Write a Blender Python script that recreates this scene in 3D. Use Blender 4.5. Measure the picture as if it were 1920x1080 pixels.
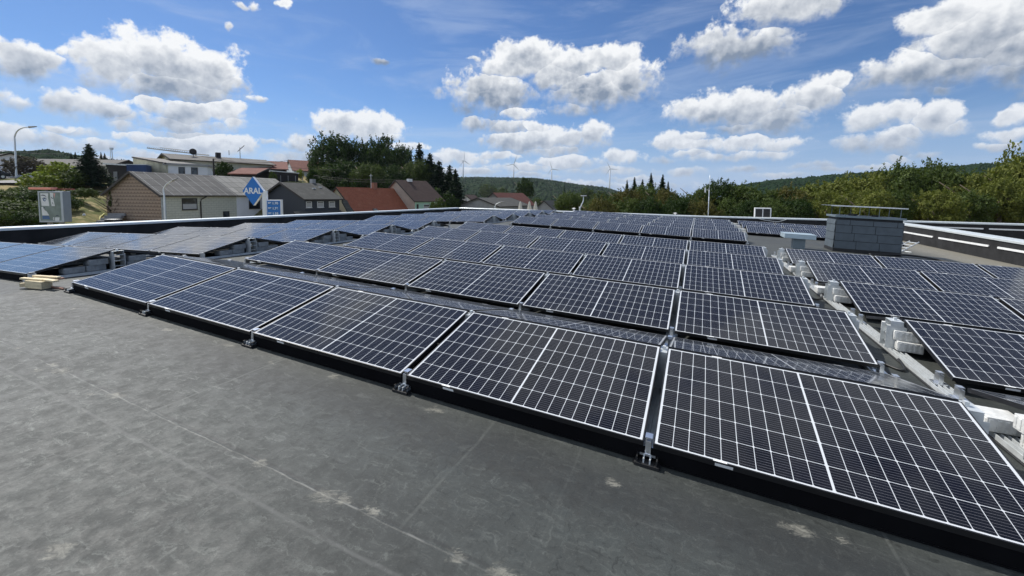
import bpy, bmesh, math, random
import numpy as np
from mathutils import Vector, Matrix, noise
R = math.radians
random.seed(7)
scene = bpy.context.scene
for o in list(bpy.data.objects): bpy.data.objects.remove(o)
COL = scene.collection

# ------------------------------------------------------------------ camera
CAM = Vector((7.935117, -2.489913, 1.2805))
CR = Vector((0.910886, 0.412539, 0.009951))
CU = Vector((-0.036625, 0.056801, 0.997714))
CF = Vector((-0.41103, 0.909167, -0.066848))
FPX, PPX, PPY = 773.966, 960.0, 417.593          # focal length and principal point in photo pixels
cd = bpy.data.cameras.new('camera')
cam = bpy.data.objects.new('camera', cd); COL.objects.link(cam)
m = Matrix((( CR.x, CU.x, -CF.x, CAM.x), (CR.y, CU.y, -CF.y, CAM.y), (CR.z, CU.z, -CF.z, CAM.z), (0, 0, 0, 1)))
cam.matrix_world = m
cd.sensor_fit = 'HORIZONTAL'; cd.sensor_width = 36.0
cd.lens = FPX / 1920 * 36.0
cd.shift_x = 0.0
cd.shift_y = -(540 - PPY) / 1920.0
cd.clip_start = 0.05; cd.clip_end = 9000
scene.camera = cam

def at(px, py, d):
    """world point on the line of sight of a photo pixel, d metres ahead"""
    return CAM + d * (CF + CR * ((px - PPX) / FPX) + CU * (-(py - PPY) / FPX))
def azel(px, py):
    v = (at(px, py, 1) - CAM).normalized()
    return math.atan2(v.x, v.y), math.asin(v.z)

# ------------------------------------------------------------------ sun and sky
SUN_DIR = Vector((-0.80, 0.26, 1.0)).normalized()
SUN_EL = math.asin(SUN_DIR.z); SUN_AZ = math.atan2(SUN_DIR.x, SUN_DIR.y)
sd = bpy.data.lights.new('sun', 'SUN'); sd.energy = 4.6; sd.angle = R(0.55); sd.color = (1.0, 0.955, 0.88)
sun = bpy.data.objects.new('sun', sd); COL.objects.link(sun)
sun.rotation_euler = SUN_DIR.to_track_quat('Z', 'Y').to_euler(); sun.location = (0, 0, 60)

class N:
    """small helper for writing node expressions"""
    def __init__(s, nt): s.nt = nt; s.n = nt.nodes; s.l = nt.links
    def put(s, inp, v):
        if isinstance(v, bpy.types.NodeSocket): s.l.new(v, inp)
        elif isinstance(v, (tuple, list)) and len(v) == 3 and getattr(inp, 'type', '') == 'RGBA': inp.default_value = (*v, 1)
        else: inp.default_value = v
    def m(s, op, a, b=None, c=None, clamp=False):
        n = s.n.new('ShaderNodeMath'); n.operation = op; n.use_clamp = clamp
        for i, v in enumerate((a, b, c)):
            if v is not None: s.put(n.inputs[i], v)
        return n.outputs[0]
    def v(s, op, a, b=None, out=0):
        n = s.n.new('ShaderNodeVectorMath'); n.operation = op
        s.put(n.inputs[0], a)
        if b is not None: s.put(n.inputs['Scale'] if op == 'SCALE' else n.inputs[1], b)
        return n.outputs['Value'] if op in ('LENGTH', 'DOT_PRODUCT', 'DISTANCE') else n.outputs[0]
    def mix(s, f, a, b):
        n = s.n.new('ShaderNodeMix'); n.data_type = 'RGBA'
        s.put(n.inputs[0], f); s.put(n.inputs[6], a); s.put(n.inputs[7], b); return n.outputs[2]
    def mul(s, f, a, b, mode='MULTIPLY'):
        n = s.n.new('ShaderNodeMix'); n.data_type = 'RGBA'; n.blend_type = mode
        s.put(n.inputs[0], f); s.put(n.inputs[6], a); s.put(n.inputs[7], b); return n.outputs[2]
    def noise(s, vec, scale, detail=4, rough=.55, dist=0, lac=2.0):
        n = s.n.new('ShaderNodeTexNoise'); s.put(n.inputs['Vector'], vec)
        n.inputs['Scale'].default_value = scale; n.inputs['Detail'].default_value = detail
        n.inputs['Roughness'].default_value = rough; n.inputs['Distortion'].default_value = dist
        n.inputs['Lacunarity'].default_value = lac
        return n.outputs['Fac']
    def ramp(s, f, a, b, lo=0.0, hi=1.0, smooth=True):
        n = s.n.new('ShaderNodeMapRange'); n.interpolation_type = 'SMOOTHSTEP' if smooth else 'LINEAR'
        s.put(n.inputs[0], f)
        for i, v in zip((1, 2, 3, 4), (a, b, lo, hi)): s.put(n.inputs[i], v)
        return n.outputs[0]
    def xyz(s, vec):
        n = s.n.new('ShaderNodeSeparateXYZ'); s.put(n.inputs[0], vec); return n.outputs
    def comb(s, x=0., y=0., z=0.):
        n = s.n.new('ShaderNodeCombineXYZ')
        for i, v in enumerate((x, y, z)): s.put(n.inputs[i], v)
        return n.outputs[0]

# clouds of the day: direction of each puff (from photo pixels) and its half sizes
CLOUDS = [  # one bank of cumulus per line: px, py, rx, ry of its puffs
 [(215,122,66,44),(295,118,86,46),(375,140,74,46),(330,165,115,30),(432,162,32,24)],
 [(42,118,58,33),(95,118,34,22),(122,96,14,9)],
 [(18,192,38,22),(112,196,50,24),(170,198,62,24),(228,210,26,14)],
 [(300,202,42,22),(352,212,60,26),(415,210,44,22),(330,232,112,20),(235,238,38,16),(440,234,24,15)],
 [(40,262,66,22),(110,272,90,20),(190,276,50,14),(290,262,60,18),(360,270,90,22),(440,272,52,18),(220,256,28,10)],
 [(480,190,18,9)],
 [(640,232,46,26),(690,240,52,22),(728,258,28,12),(562,272,30,18),(590,300,64,18),(520,300,40,12)],
 [(712,117,16,7),(455,7,20,6),(478,8,13,10),(538,7,14,9),(435,46,5,9)],
 [(925,182,74,40),(905,165,40,22),(985,112,72,30),(955,125,52,22),(1000,100,34,22),(888,110,14,7)],
 [(1075,122,56,24),(1045,140,50,26),(1130,108,56,22),(1160,112,26,22),(1178,150,42,36),(1125,172,86,28),(1100,158,60,22),(1070,205,38,12)],
 [(960,210,50,16),(900,234,36,16),(950,243,52,14)],
 [(905,267,14,9),(955,267,44,20),(1010,262,50,20),(1065,262,40,16),(1112,258,30,24),(1020,283,90,10)],
 [(862,296,48,14),(925,290,50,9),(1070,306,66,14),(1170,295,40,14),(980,314,66,9),(1130,322,80,8),(1010,330,60,6),(900,322,50,7)],
 [(1480,6,94,34),(1430,28,40,18),(1352,92,64,34),(1420,88,58,26),(1458,66,30,14)],
 [(1325,212,58,28),(1400,208,84,32),(1450,225,60,26),(1400,240,110,14),(1525,182,42,26),(1568,152,30,15),(1500,205,40,14)],
 [(1265,268,40,18),(1360,270,116,14),(1300,258,40,10),(1460,270,50,12),(1385,292,110,9),(1290,288,40,8),(1390,318,40,7),(1295,322,40,7)],
 [(1850,62,118,70),(1780,34,84,34),(1905,96,80,62),(1650,148,58,26),(1720,138,72,34),(1800,128,84,36),(1890,132,60,30),(1770,168,26,12)],
 [(1628,222,48,24),(1692,212,38,20),(1600,266,54,16),(1660,268,60,22),(1704,252,32,18),(1760,222,40,28),(1800,240,38,15)],
 [(1905,215,28,18),(1895,252,36,14),(1878,275,36,8),(1680,302,34,8),(1530,312,46,7),(1565,318,60,6)],
 [(1040,345,240,7),(560,315,60,7)],
 [(60,300,120,12),(200,306,90,9),(330,298,110,10),(120,245,40,10),(470,312,50,8),(860,322,60,8),(1180,335,60,6),(1450,330,60,5),(1620,318,50,5),(1240,345,60,5),(760,275,40,8)],
 [(500,268,26,6),(820,300,26,8),(1240,300,24,7),(1740,290,30,6),(1000,240,36,10),(150,250,60,10),(330,250,90,12)],
]
W = bpy.data.worlds.new('World'); W.use_nodes = True
nt = W.node_tree; nt.nodes.clear(); n = N(nt)
def mixsh(f, a, b):
    ms = nt.nodes.new('ShaderNodeMixShader'); n.put(ms.inputs[0], f); nt.links.new(a, ms.inputs[1]); nt.links.new(b, ms.inputs[2]); return ms.outputs[0]
def backg(c):
    g = nt.nodes.new('ShaderNodeBackground'); n.put(g.inputs[0], c); g.inputs[1].default_value = 1.0; return g.outputs[0]
tc = nt.nodes.new('ShaderNodeTexCoord').outputs['Generated']
D = n.v('NORMALIZE', tc)
dx, dy, dz = n.xyz(D)
az = n.m('ARCTAN2', dx, dy); el = n.m('ARCSINE', dz)
sky = nt.nodes.new('ShaderNodeTexSky'); sky.sky_type = 'NISHITA'; sky.sun_disc = False
sky.sun_elevation = SUN_EL; sky.sun_rotation = SUN_AZ; sky.altitude = 300
sky.air_density = 1.0; sky.dust_density = 0.35; sky.ozone_density = 3.0
SK = n.v('SCALE', sky.outputs[0], .087)
SK = n.mul(1.0, SK, (.66, .88, 1.16))
SK = n.mix(n.ramp(el, R(-2), R(13), .85, 0), SK, (.38, .52, .80))
# thin high cirrus veil
cir = n.noise(n.v('MULTIPLY', D, (1.0, 1.6, 5.5)), 3.2, 5, .6, .6)
SK = n.mix(n.m('MULTIPLY', n.ramp(cir, .44, .72), .26), SK, (.60, .69, .84))
# relief and outline noise shared by all the clouds
warp1 = nt.nodes.new('ShaderNodeTexNoise'); n.put(warp1.inputs['Vector'], D); warp1.inputs['Scale'].default_value = 17; warp1.inputs['Detail'].default_value = 3; warp1.inputs['Roughness'].default_value = .6
wv = n.v('SCALE', n.v('SUBTRACT', warp1.outputs['Color'], (.5, .5, .5)), .052)
P = n.v('ADD', n.comb(az, el, 0.), n.v('MULTIPLY', wv, (1.0, .60, 0.)))
pu, pv, _ = n.xyz(P)
fb = n.noise(D, 27, 8, .64)
r1 = n.noise(D, 26, 4, .50)
r2 = n.noise(n.v('ADD', D, (-.006, .0, .010)), 26, 4, .50)
big = n.noise(D, 10, 3, .55)
relief = n.m('ADD', n.m('MULTIPLY', n.m('SUBTRACT', r1, r2), 1.6), n.m('MULTIPLY', n.m('SUBTRACT', fb, .5), .25))
base_e = n.m('ADD', n.m('MULTIPLY', n.m('SUBTRACT', fb, .5), 1.9), n.m('MULTIPLY', n.m('SUBTRACT', big, .5), .7))
lowf = n.ramp(el, R(0), R(15), .50, 0)
# one puff as a node group: keeps the nearest puff distance and the height within its bank
pg_ = bpy.data.node_groups.new('puff', 'ShaderNodeTree')
for nm, ty in (('U', 'Float'), ('V', 'Float'), ('D', 'Float'), ('H', 'Float'), ('Inv', 'Vector'), ('Off', 'Vector'), ('HS', 'Float'), ('HO', 'Float')):
    pg_.interface.new_socket(nm, in_out='INPUT', socket_type='NodeSocket' + ty)
for nm in ('D', 'H'): pg_.interface.new_socket(nm, in_out='OUTPUT', socket_type='NodeSocketFloat')
g = N(pg_); gi = pg_.nodes.new('NodeGroupInput').outputs; go = pg_.nodes.new('NodeGroupOutput').inputs
pc = g.comb(gi['U'], gi['V'], gi['D']); mad = pg_.nodes.new('ShaderNodeVectorMath'); mad.operation = 'MULTIPLY_ADD'
g.put(mad.inputs[0], pc); g.put(mad.inputs[1], gi['Inv']); g.put(mad.inputs[2], gi['Off']); q = mad.outputs[0]
d = g.v('LENGTH', q); h = g.m('ADD', g.m('MULTIPLY', g.v('DOT_PRODUCT', q, (0, 1, 0)), .38), g.m('MULTIPLY_ADD', gi['V'], gi['HS'], gi['HO']))
lt = g.m('LESS_THAN', d, gi['D']); g.put(go['H'], g.m('MULTIPLY_ADD', lt, g.m('SUBTRACT', h, gi['H']), gi['H'])); g.put(go['D'], g.m('MINIMUM', d, gi['D']))
def clouds_over(puffs):
    dmin, hh = 9.0, 0.0
    for (a0, e0, ra, rb, ec, hc, soft) in puffs:
        G = nt.nodes.new('ShaderNodeGroup'); G.node_tree = pg_
        for k_, v_ in (('U', pu), ('V', pv), ('D', dmin), ('H', hh)): n.put(G.inputs[k_], v_)
        G.inputs['Inv'].default_value = (1 / ra, 1 / rb, 0); G.inputs['Off'].default_value = (-a0 / ra, -e0 / rb, min(.60, .011 / max(rb, .012)) if rb < .03 else 0)
        G.inputs['HS'].default_value = .62 / hc; G.inputs['HO'].default_value = -.62 * ec / hc
        dmin, hh = G.outputs['D'], G.outputs['H']
    e = n.m('ADD', n.m('SUBTRACT', 1.06, dmin), base_e)
    dens = n.m('MINIMUM', n.ramp(e, -.12, n.ramp(hh, -.8, .5, .80, .24)), 1.0)
    lit = n.m('ADD', n.m('MULTIPLY_ADD', hh, .66, .44), relief)
    lit = n.m('ADD', lit, n.m('MULTIPLY', n.ramp(e, .0, 1.0, .34, -.16, False), 1.))
    lit = n.m('ADD', lit, n.m('MULTIPLY', n.m('SUBTRACT', big, .5), .8), clamp=True)
    cc = n.mix(lit, (.23, .29, .39), (.95, .965, .98))
    cc = n.mix(lowf, cc, (.52, .61, .76))
    return backg(n.mix(n.m('MULTIPLY', dens, .98), SK, cc))
PUFF = []
for bank in CLOUDS:
    lo_ = min(azel(p[0], p[1] + p[3])[1] for p in bank); hi_ = max(azel(p[0], p[1] - p[3])[1] for p in bank); ec, hc = (lo_ + hi_) / 2, (hi_ - lo_) / 2 + .006
    for (px, py, rx, ry) in bank:
        a0, e0 = azel(px, py); a1, _ = azel(px + rx, py); a2, _ = azel(px - rx, py); _, e1 = azel(px, py - ry)
        ra, rb = abs(a1 - a2) / 2, abs(e1 - e0); soft = 0.
        k_ = 1.24
        PUFF.append((a0, e0, max(ra, .006) * k_, max(rb, .006) * k_ * 1.02, ec, hc, soft))
# sectors of the sky, so that each direction only weighs the puffs near it
cuts = [R(x) for x in (-66, -56, -45, -30, -20, -8, 3, 12, 20)]
lo = [-9] + cuts; hi = cuts + [9]; secs = []
for a, b_ in zip(lo, hi):
    secs.append(clouds_over([p for p in PUFF if p[0] + 1.75 * p[2] + .03 > a and p[0] - 1.75 * p[2] - .03 < b_]))
def tree(i, j):
    if i == j: return secs[i]
    k = (i + j) // 2
    return mixsh(n.m('GREATER_THAN', az, hi[k]), tree(i, k), tree(k + 1, j))
front = tree(0, len(secs) - 1)
# general field of cumulus elsewhere (seen only in reflections and by the light)
gen = n.noise(n.v('MULTIPLY', D, (1, 1, 2.2)), 2.6, 6, .55)
gsh = n.ramp(gen, .52, .74, 1.08, .75)
lw = n.ramp(az, R(-60), R(-84), 0, .13)                # fuller cloud towards the sun side
glare = n.m('MULTIPLY', n.ramp(az, R(-60), R(-86)), n.ramp(el, R(48), R(14)))   # bright sky low under the sun
GEN_ = (n.mix(n.m('MULTIPLY', n.ramp(n.m('ADD', gen, lw), .50, .60), n.ramp(el, 0., R(6))), SK, n.comb(n.m('MULTIPLY', gsh, .86), n.m('MULTIPLY', gsh, .94), n.m('MULTIPLY', gsh, 1.04))))
gen_bg = backg(n.mix(n.m('MULTIPLY', glare, .55), GEN_, (1.15, 1.30, 1.55)))
side = n.m('MAXIMUM', n.m('GREATER_THAN', el, R(31.5)), n.m('MAXIMUM', n.m('GREATER_THAN', az, R(32)), n.m('LESS_THAN', az, R(-82))))
root_ = mixsh(side, front, gen_bg)
root_ = mixsh(n.m('LESS_THAN', el, R(-1.5)), root_, backg((.16, .18, .16)))
out = nt.nodes.new('ShaderNodeOutputWorld'); nt.links.new(root_, out.inputs[0])
scene.world = W; W.cycles.sampling_method = 'MANUAL'; W.cycles.sample_map_resolution = 512
scene.view_settings.view_transform = 'Standard'; scene.view_settings.look = 'None'
scene.view_settings.exposure = 0; scene.view_settings.gamma = 1
scene.cycles.max_bounces = 6; scene.cycles.caustics_reflective = False; scene.cycles.caustics_refractive = False
scene.cycles.sample_clamp_indirect = 6

TXT = {}
for body, size, depth, bold in (('ARAL', .66, .004, .018), ('1.70', .26, .002, .006), ('1.76', .26, .002, .006), ('1.55', .26, .002, .006)):
    cu = bpy.data.curves.new('lettering', 'FONT'); cu.body = body; cu.size = size; cu.extrude = depth; cu.offset = bold; cu.align_x = 'CENTER'; cu.align_y = 'CENTER'
    o = bpy.data.objects.new('lettering', cu); COL.objects.link(o); dg = bpy.context.evaluated_depsgraph_get(); TXT[body] = bpy.data.meshes.new_from_object(o.evaluated_get(dg))
    COL.objects.unlink(o); bpy.data.objects.remove(o)

# ------------------------------------------------------------------ materials
MATS = {}
def newmat(name):
    mt = bpy.data.materials.new(name); mt.use_nodes = True; MATS[name] = mt
    nt = mt.node_tree; b = nt.nodes['Principled BSDF']; return mt, N(nt), b
def mat(name, col, rough=.7, metal=0., var=.18, scale=3., spec=.5, bump=0., bscale=20., col2=None, stretch=(1, 1, 1)):
    if name in MATS: return MATS[name]
    mt, n, b = newmat(name)
    co = n.n.new('ShaderNodeTexCoord').outputs['Object']
    co = n.v('MULTIPLY', co, stretch)
    f = n.noise(co, scale, 5, .6)
    c2 = col2 or tuple(c * (1 - var) for c in col); c1 = tuple(min(1, c * (1 + var)) for c in col)
    n.put(b.inputs['Base Color'], n.mix(n.ramp(f, .3, .7), c2, c1))
    b.inputs['Roughness'].default_value = rough; b.inputs['Metallic'].default_value = metal
    b.inputs['Specular IOR Level'].default_value = spec
    if bump:
        bn = n.n.new('ShaderNodeBump'); bn.inputs['Strength'].default_value = bump; bn.inputs['Distance'].default_value = .02
        n.put(bn.inputs['Height'], n.noise(co, bscale, 4)); n.put(b.inputs['Normal'], bn.outputs[0])
    return mt

GALV = mat('galvanised', (.66, .69, .70), .42, .35, .10, 14)
ALU = mat('aluminium', (.78, .80, .82), .28, .9, .06, 10)
BLACK = mat('black_frame', (.012, .012, .014), .35, .0, .2)
DARKPL = mat('black_plastic', (.015, .015, .016), .55)
CONC = mat('concrete_block', (.66, .665, .65), .9, 0, .16, 16, .3, .3, 60)
CONCG = mat('grey_concrete_block', (.30, .31, .31), .9, 0, .2, 16, .3, .3, 60)
COPE = mat('coping_metal', (.74, .78, .78), .34, .35, .05, 3)
UPST = mat('upstand_membrane', (.024, .024, .025), .8, 0, .3, 2.2, .25, .2, 9)
SLATE = mat('slate_cladding', (.085, .105, .122), .55, 0, .10, 4, .35)
CHIMM = mat('chimney_metal', (.20, .25, .28), .45, .4, .08, 4)
VENTM = mat('vent_metal', (.45, .55, .60), .42, .4, .06, 4)
WOODL = mat('fresh_pine', (.72, .60, .38), .7, 0, .14, 6, .4, .1, 30, stretch=(1, 8, 8))
WOODD = mat('reddish_wood', (.25, .13, .09), .8, 0, .2, 6)
WHITE = mat('white_paint', (.78, .78, .77), .55, 0, .05, 4)
CABLE = mat('cable', (.02, .02, .02), .5)

# solar glass: cells, busbars, white grid
def glass_mat():
    mt, n, b = newmat('solar_glass')
    co = n.n.new('ShaderNodeTexCoord').outputs['Object']; x, y, z = n.xyz(co)
    X0, PX, MID = .0205, .08525, 1.755 / 2
    # distance to cell borders along x (two halves) and y
    side = n.m('GREATER_THAN', x, MID)
    xl = n.m('SUBTRACT', n.m('SUBTRACT', x, X0), n.m('MULTIPLY', side, 1.755 / 2 + .0045 - X0))
    inx = n.m('MULTIPLY', n.m('GREATER_THAN', xl, 0.), n.m('LESS_THAN', xl, PX * 10))
    fx = n.m('ABSOLUTE', n.m('SUBTRACT', n.m('FRACT', n.m('DIVIDE', xl, PX)), .5)); ex = n.m('MULTIPLY', n.m('SUBTRACT', .5, fx), PX)
    yl = n.m('SUBTRACT', y, .0165); PY = .1675
    iny = n.m('MULTIPLY', n.m('GREATER_THAN', yl, 0.), n.m('LESS_THAN', yl, PY * 6))
    ty = n.m('FRACT', n.m('DIVIDE', yl, PY)); fy = n.m('ABSOLUTE', n.m('SUBTRACT', ty, .5)); ey = n.m('MULTIPLY', n.m('SUBTRACT', .5, fy), PY)
    cell = n.m('MULTIPLY', n.m('GREATER_THAN', ex, .0018), n.m('GREATER_THAN', ey, .0018))
    cell = n.m('MULTIPLY', cell, n.m('GREATER_THAN', n.m('ADD', ex, ey), .0085))
    cell = n.m('MULTIPLY', cell, n.m('MULTIPLY', inx, iny))
    bb = n.m('MULTIPLY', n.m('SUBTRACT', .5, n.m('ABSOLUTE', n.m('SUBTRACT', n.m('FRACT', n.m('MULTIPLY', ty, 9.)), .5))), PY / 9)
    bus = n.m('LESS_THAN', bb, .0007)
    # per cell tone
    idv = n.comb(n.m('FLOOR', n.m('DIVIDE', xl, PX)), n.m('FLOOR', n.m('DIVIDE', yl, PY)), side)
    wn = n.n.new('ShaderNodeTexWhiteNoise'); wn.noise_dimensions = '3D'
    oi = n.n.new('ShaderNodeObjectInfo').outputs['Random']
    n.put(wn.inputs['Vector'], n.v('ADD', idv, n.comb(oi, n.m('MULTIPLY', oi, 7.), 0.)))
    cc = n.mix(wn.outputs['Value'], (.0036, .0040, .0076), (.0058, .0064, .0118))
    cc = n.mix(n.m('MULTIPLY', bus, .8), cc, (.20, .20, .22))
    n.put(b.inputs['Base Color'], n.mix(cell, (.62, .64, .66), cc))
    dirt = n.noise(n.v('ADD', co, n.comb(n.m('MULTIPLY', oi, 40.), 0., 0.)), 2.5, 5, .6)
    n.put(b.inputs['Roughness'], n.ramp(dirt, .3, .75, .045, .12))
    b.inputs['IOR'].default_value = 1.31
    b.inputs['Sheen Weight'].default_value = .10; b.inputs['Sheen Roughness'].default_value = .35; b.inputs['Sheen Tint'].default_value = (.85, .92, 1, 1)   # fine dust
    return mt
GLASS = glass_mat()

# roof membrane
def membrane_mat():
    mt, n, b = newmat('roof_membrane')
    co = n.n.new('ShaderNodeTexCoord').outputs['Object']; x, y, z = n.xyz(co)
    big = n.noise(co, 1.1, 6, .66, .1)
    mid = n.noise(co, 9.5, 9, .76, .15)
    ang = n.comb(n.m('MULTIPLY_ADD', x, .82, n.m('MULTIPLY', y, .57)), n.m('MULTIPLY', n.m('MULTIPLY_ADD', y, .82, n.m('MULTIPLY', x, -.57)), 4.5), z)
    scuff = n.noise(ang, 8.5, 8, .80, .5)
    ang2 = n.comb(n.m('MULTIPLY', n.m('MULTIPLY_ADD', x, .5, n.m('MULTIPLY', y, -.86)), 5.), n.m('MULTIPLY_ADD', y, .5, n.m('MULTIPLY', x, .86)), z)
    scuff2 = n.noise(ang2, 13, 7, .80, .5)
    fine = n.noise(co, 70, 3, .6)
    st1 = n.noise(n.v('MULTIPLY', n.v('ADD', co, n.v('SCALE', n.comb(mid, big, 0.), .35)), (9, 26, 1)), 1.0, 5, .75, .9)
    st2 = n.noise(n.v('MULTIPLY', n.v('ADD', co, n.v('SCALE', n.comb(big, mid, 0.), .40)), (24, 10, 1)), 1.0, 5, .75, .9)
    wr = n.m('MAXIMUM', n.ramp(st1, .52, .70), n.ramp(st2, .55, .72))
    c = n.mix(n.ramp(big, .32, .68), (.035, .039, .037), (.056, .062, .058))
    # footprints and brushed dust, paler to the left, partly in place of sun sheen
    leftw = n.ramp(n.m('ADD', x, n.m('MULTIPLY', n.m('SUBTRACT', big, .5), 5.)), 3.0, 7.5, 1.0, .22)
    c = n.mix(n.m('MULTIPLY', n.ramp(scuff, .50, .74), n.m('MULTIPLY', leftw, .50)), c, (.14, .147, .137))
    c = n.mix(n.m('MULTIPLY', n.ramp(scuff2, .56, .76), n.m('MULTIPLY', leftw, .42)), c, (.15, .155, .145))
    c = n.mix(n.m('MULTIPLY', n.ramp(mid, .42, .72), .40), c, (.030, .031, .030))
    c = n.mix(n.m('MULTIPLY', n.ramp(mid, .55, .75), n.m('MULTIPLY', leftw, .3)), c, (.16, .165, .155))
    c = n.mix(n.m('MULTIPLY', n.ramp(fine, .62, .74), .22), c, (.2, .2, .19))
    c = n.mix(n.m('MULTIPLY', wr, n.m('MULTIPLY_ADD', leftw, .62, .14)), c, (.185, .197, .180))
    c = n.mix(n.m('MULTIPLY', n.ramp(n.m('MINIMUM', st1, st2), .32, .46, 1, 0), .65), c, (.019, .021, .020))
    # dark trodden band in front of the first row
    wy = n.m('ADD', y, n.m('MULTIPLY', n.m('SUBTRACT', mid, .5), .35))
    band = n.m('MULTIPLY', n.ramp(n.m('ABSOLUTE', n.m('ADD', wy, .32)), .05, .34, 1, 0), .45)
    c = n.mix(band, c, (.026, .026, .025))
    # welded seams: main bead, its overlap edge, cross seams
    seam = n.m('ADD', y, n.m('MULTIPLY', n.m('SUBTRACT', n.noise(co, 3, 3), .5), .03))
    s1 = n.ramp(n.m('ABSOLUTE', n.m('ADD', seam, 1.045)), .001, .008, 1, 0)
    s1w = n.m('MULTIPLY', s1, n.ramp(n.noise(co, 9, 4), .42, .62, .10, .62))
    s1d = n.ramp(n.m('ABSOLUTE', n.m('ADD', seam, 1.025)), .004, .015, 1, 0)  # dark strip along the bead, its shadow painted into the colour
    s2 = n.ramp(n.m('ABSOLUTE', n.m('ADD', seam, 1.235)), .002, .016, 1, 0)
    wob = n.m('MULTIPLY', n.m('SUBTRACT', n.noise(co, 2.2, 3), .5), .05)
    def xseam(off, wd): return n.ramp(n.m('ABSOLUTE', n.m('SUBTRACT', n.m('FRACT', n.m('DIVIDE', n.m('ADD', n.m('ADD', x, wob), 1.045 - off), 2.09)), .5)), wd * .25, wd, 1, 0)
    s3 = n.m('MULTIPLY', n.m('MAXIMUM', xseam(2.54, .0065), n.m('MULTIPLY', xseam(3.15, .005), .45)), n.m('GREATER_THAN', y, -1.04))
    s4 = n.m('MULTIPLY', n.m('MAXIMUM', xseam(4.80, .0055), n.m('MULTIPLY', xseam(4.20, .004), .6)), n.m('LESS_THAN', y, -1.24))
    c = n.mix(n.m('MULTIPLY', s1d, .35), c, (.018, .018, .018))
    c = n.mix(s1w, c, (.22, .22, .205))
    c = n.mix(n.m('MULTIPLY', s2, n.ramp(mid, .38, .6, .08, .36)), c, (.17, .17, .165))
    c = n.mix(n.m('MULTIPLY', n.m('MAXIMUM', s3, n.m('MULTIPLY', s4, .8)), n.m('MULTIPLY', n.ramp(mid, .36, .60, .14, .48), n.m('MULTIPLY_ADD', leftw, .6, .4))), c, (.14, .148, .136))
    # dried puddle stains
    pw = n.v('ADD', co, n.v('MULTIPLY', n.comb(n.m('SUBTRACT', mid, .5), n.m('SUBTRACT', scuff, .5), 0.), (.30, .24, 0)))
    st = None
    for (sx, sy, a, bq) in [(2.46,-1.02,.07,.03),(3.17,-1.04,.08,.035),(3.37,-1.05,.11,.05),(3.20,-1.13,.08,.03),(4.17,-1.04,.10,.045),(4.0,-1.12,.05,.02),(5.75,-1.04,.08,.045),
                            (6.24,-1.05,.09,.06),(6.35,-1.03,.07,.05),(6.53,-1.02,.04,.03),(7.03,-1.05,.06,.05),(7.25,-1.03,.08,.06),(7.36,-1.10,.05,.04),
                            (6.26,-.11,.08,.05),(8.44,-.17,.07,.05),(5.26,-.09,.07,.04),(7.55,-.26,.05,.03),(9.3,-.20,.09,.03),(2.25,.04,.04,.02),(5.54,-1.78,.09,.05),
                            (3.0,-.16,.10,.035),(3.92,-.10,.10,.03),(9.0,-.26,.09,.025),(1.4,-.30,.05,.03),(8.6,-.14,.05,.02),(4.6,-.15,.06,.02),
                            (10.6,1.75,.20,.12),(10.3,3.9,.2,.1)]:
        q = n.v('LENGTH', n.v('MULTIPLY', n.v('SUBTRACT', pw, (sx, sy, 0)), (1.25 / a, 1.25 / bq, 0)))
        st = q if st is None else n.m('MINIMUM', st, q)
    c = n.mix(n.m('MULTIPLY', n.ramp(st, .25, 1.2, 1, 0), n.ramp(st1, .36, .62, .18, .70)), c, (.26, .25, .21))
    # pale dust drift against the right hand upstand and around the chimney
    drift = n.m('MULTIPLY', n.ramp(n.m('ADD', x, n.m('MULTIPLY', n.m('SUBTRACT', big, .5), 1.2)), 14.0, 15.6), n.ramp(y, 9, 12))
    c = n.mix(n.m('MULTIPLY', drift, .75), c, (.27, .25, .20))
    far = n.m('MULTIPLY', n.ramp(y, 11.4, 12.2), n.ramp(mid, .40, .62))
    c = n.mix(n.m('MULTIPLY', far, .35), c, (.17, .165, .15))
    n.put(b.inputs['Base Color'], c)
    n.put(b.inputs['Roughness'], n.ramp(mid, .3, .7, .50, .70))
    b.inputs['Specular IOR Level'].default_value = .30
    bn = n.n.new('ShaderNodeBump'); bn.inputs['Strength'].default_value = .22; bn.inputs['Distance'].default_value = .006
    hgt = n.m('ADD', n.m('ADD', n.m('MULTIPLY', scuff, .9), n.m('MULTIPLY', fine, .16)), n.m('ADD', n.m('MULTIPLY', s1, .9), n.m('MULTIPLY', mid, .8)))
    n.put(bn.inputs['Height'], hgt); n.put(b.inputs['Normal'], bn.outputs[0])
    return mt
MEMB = membrane_mat()

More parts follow.
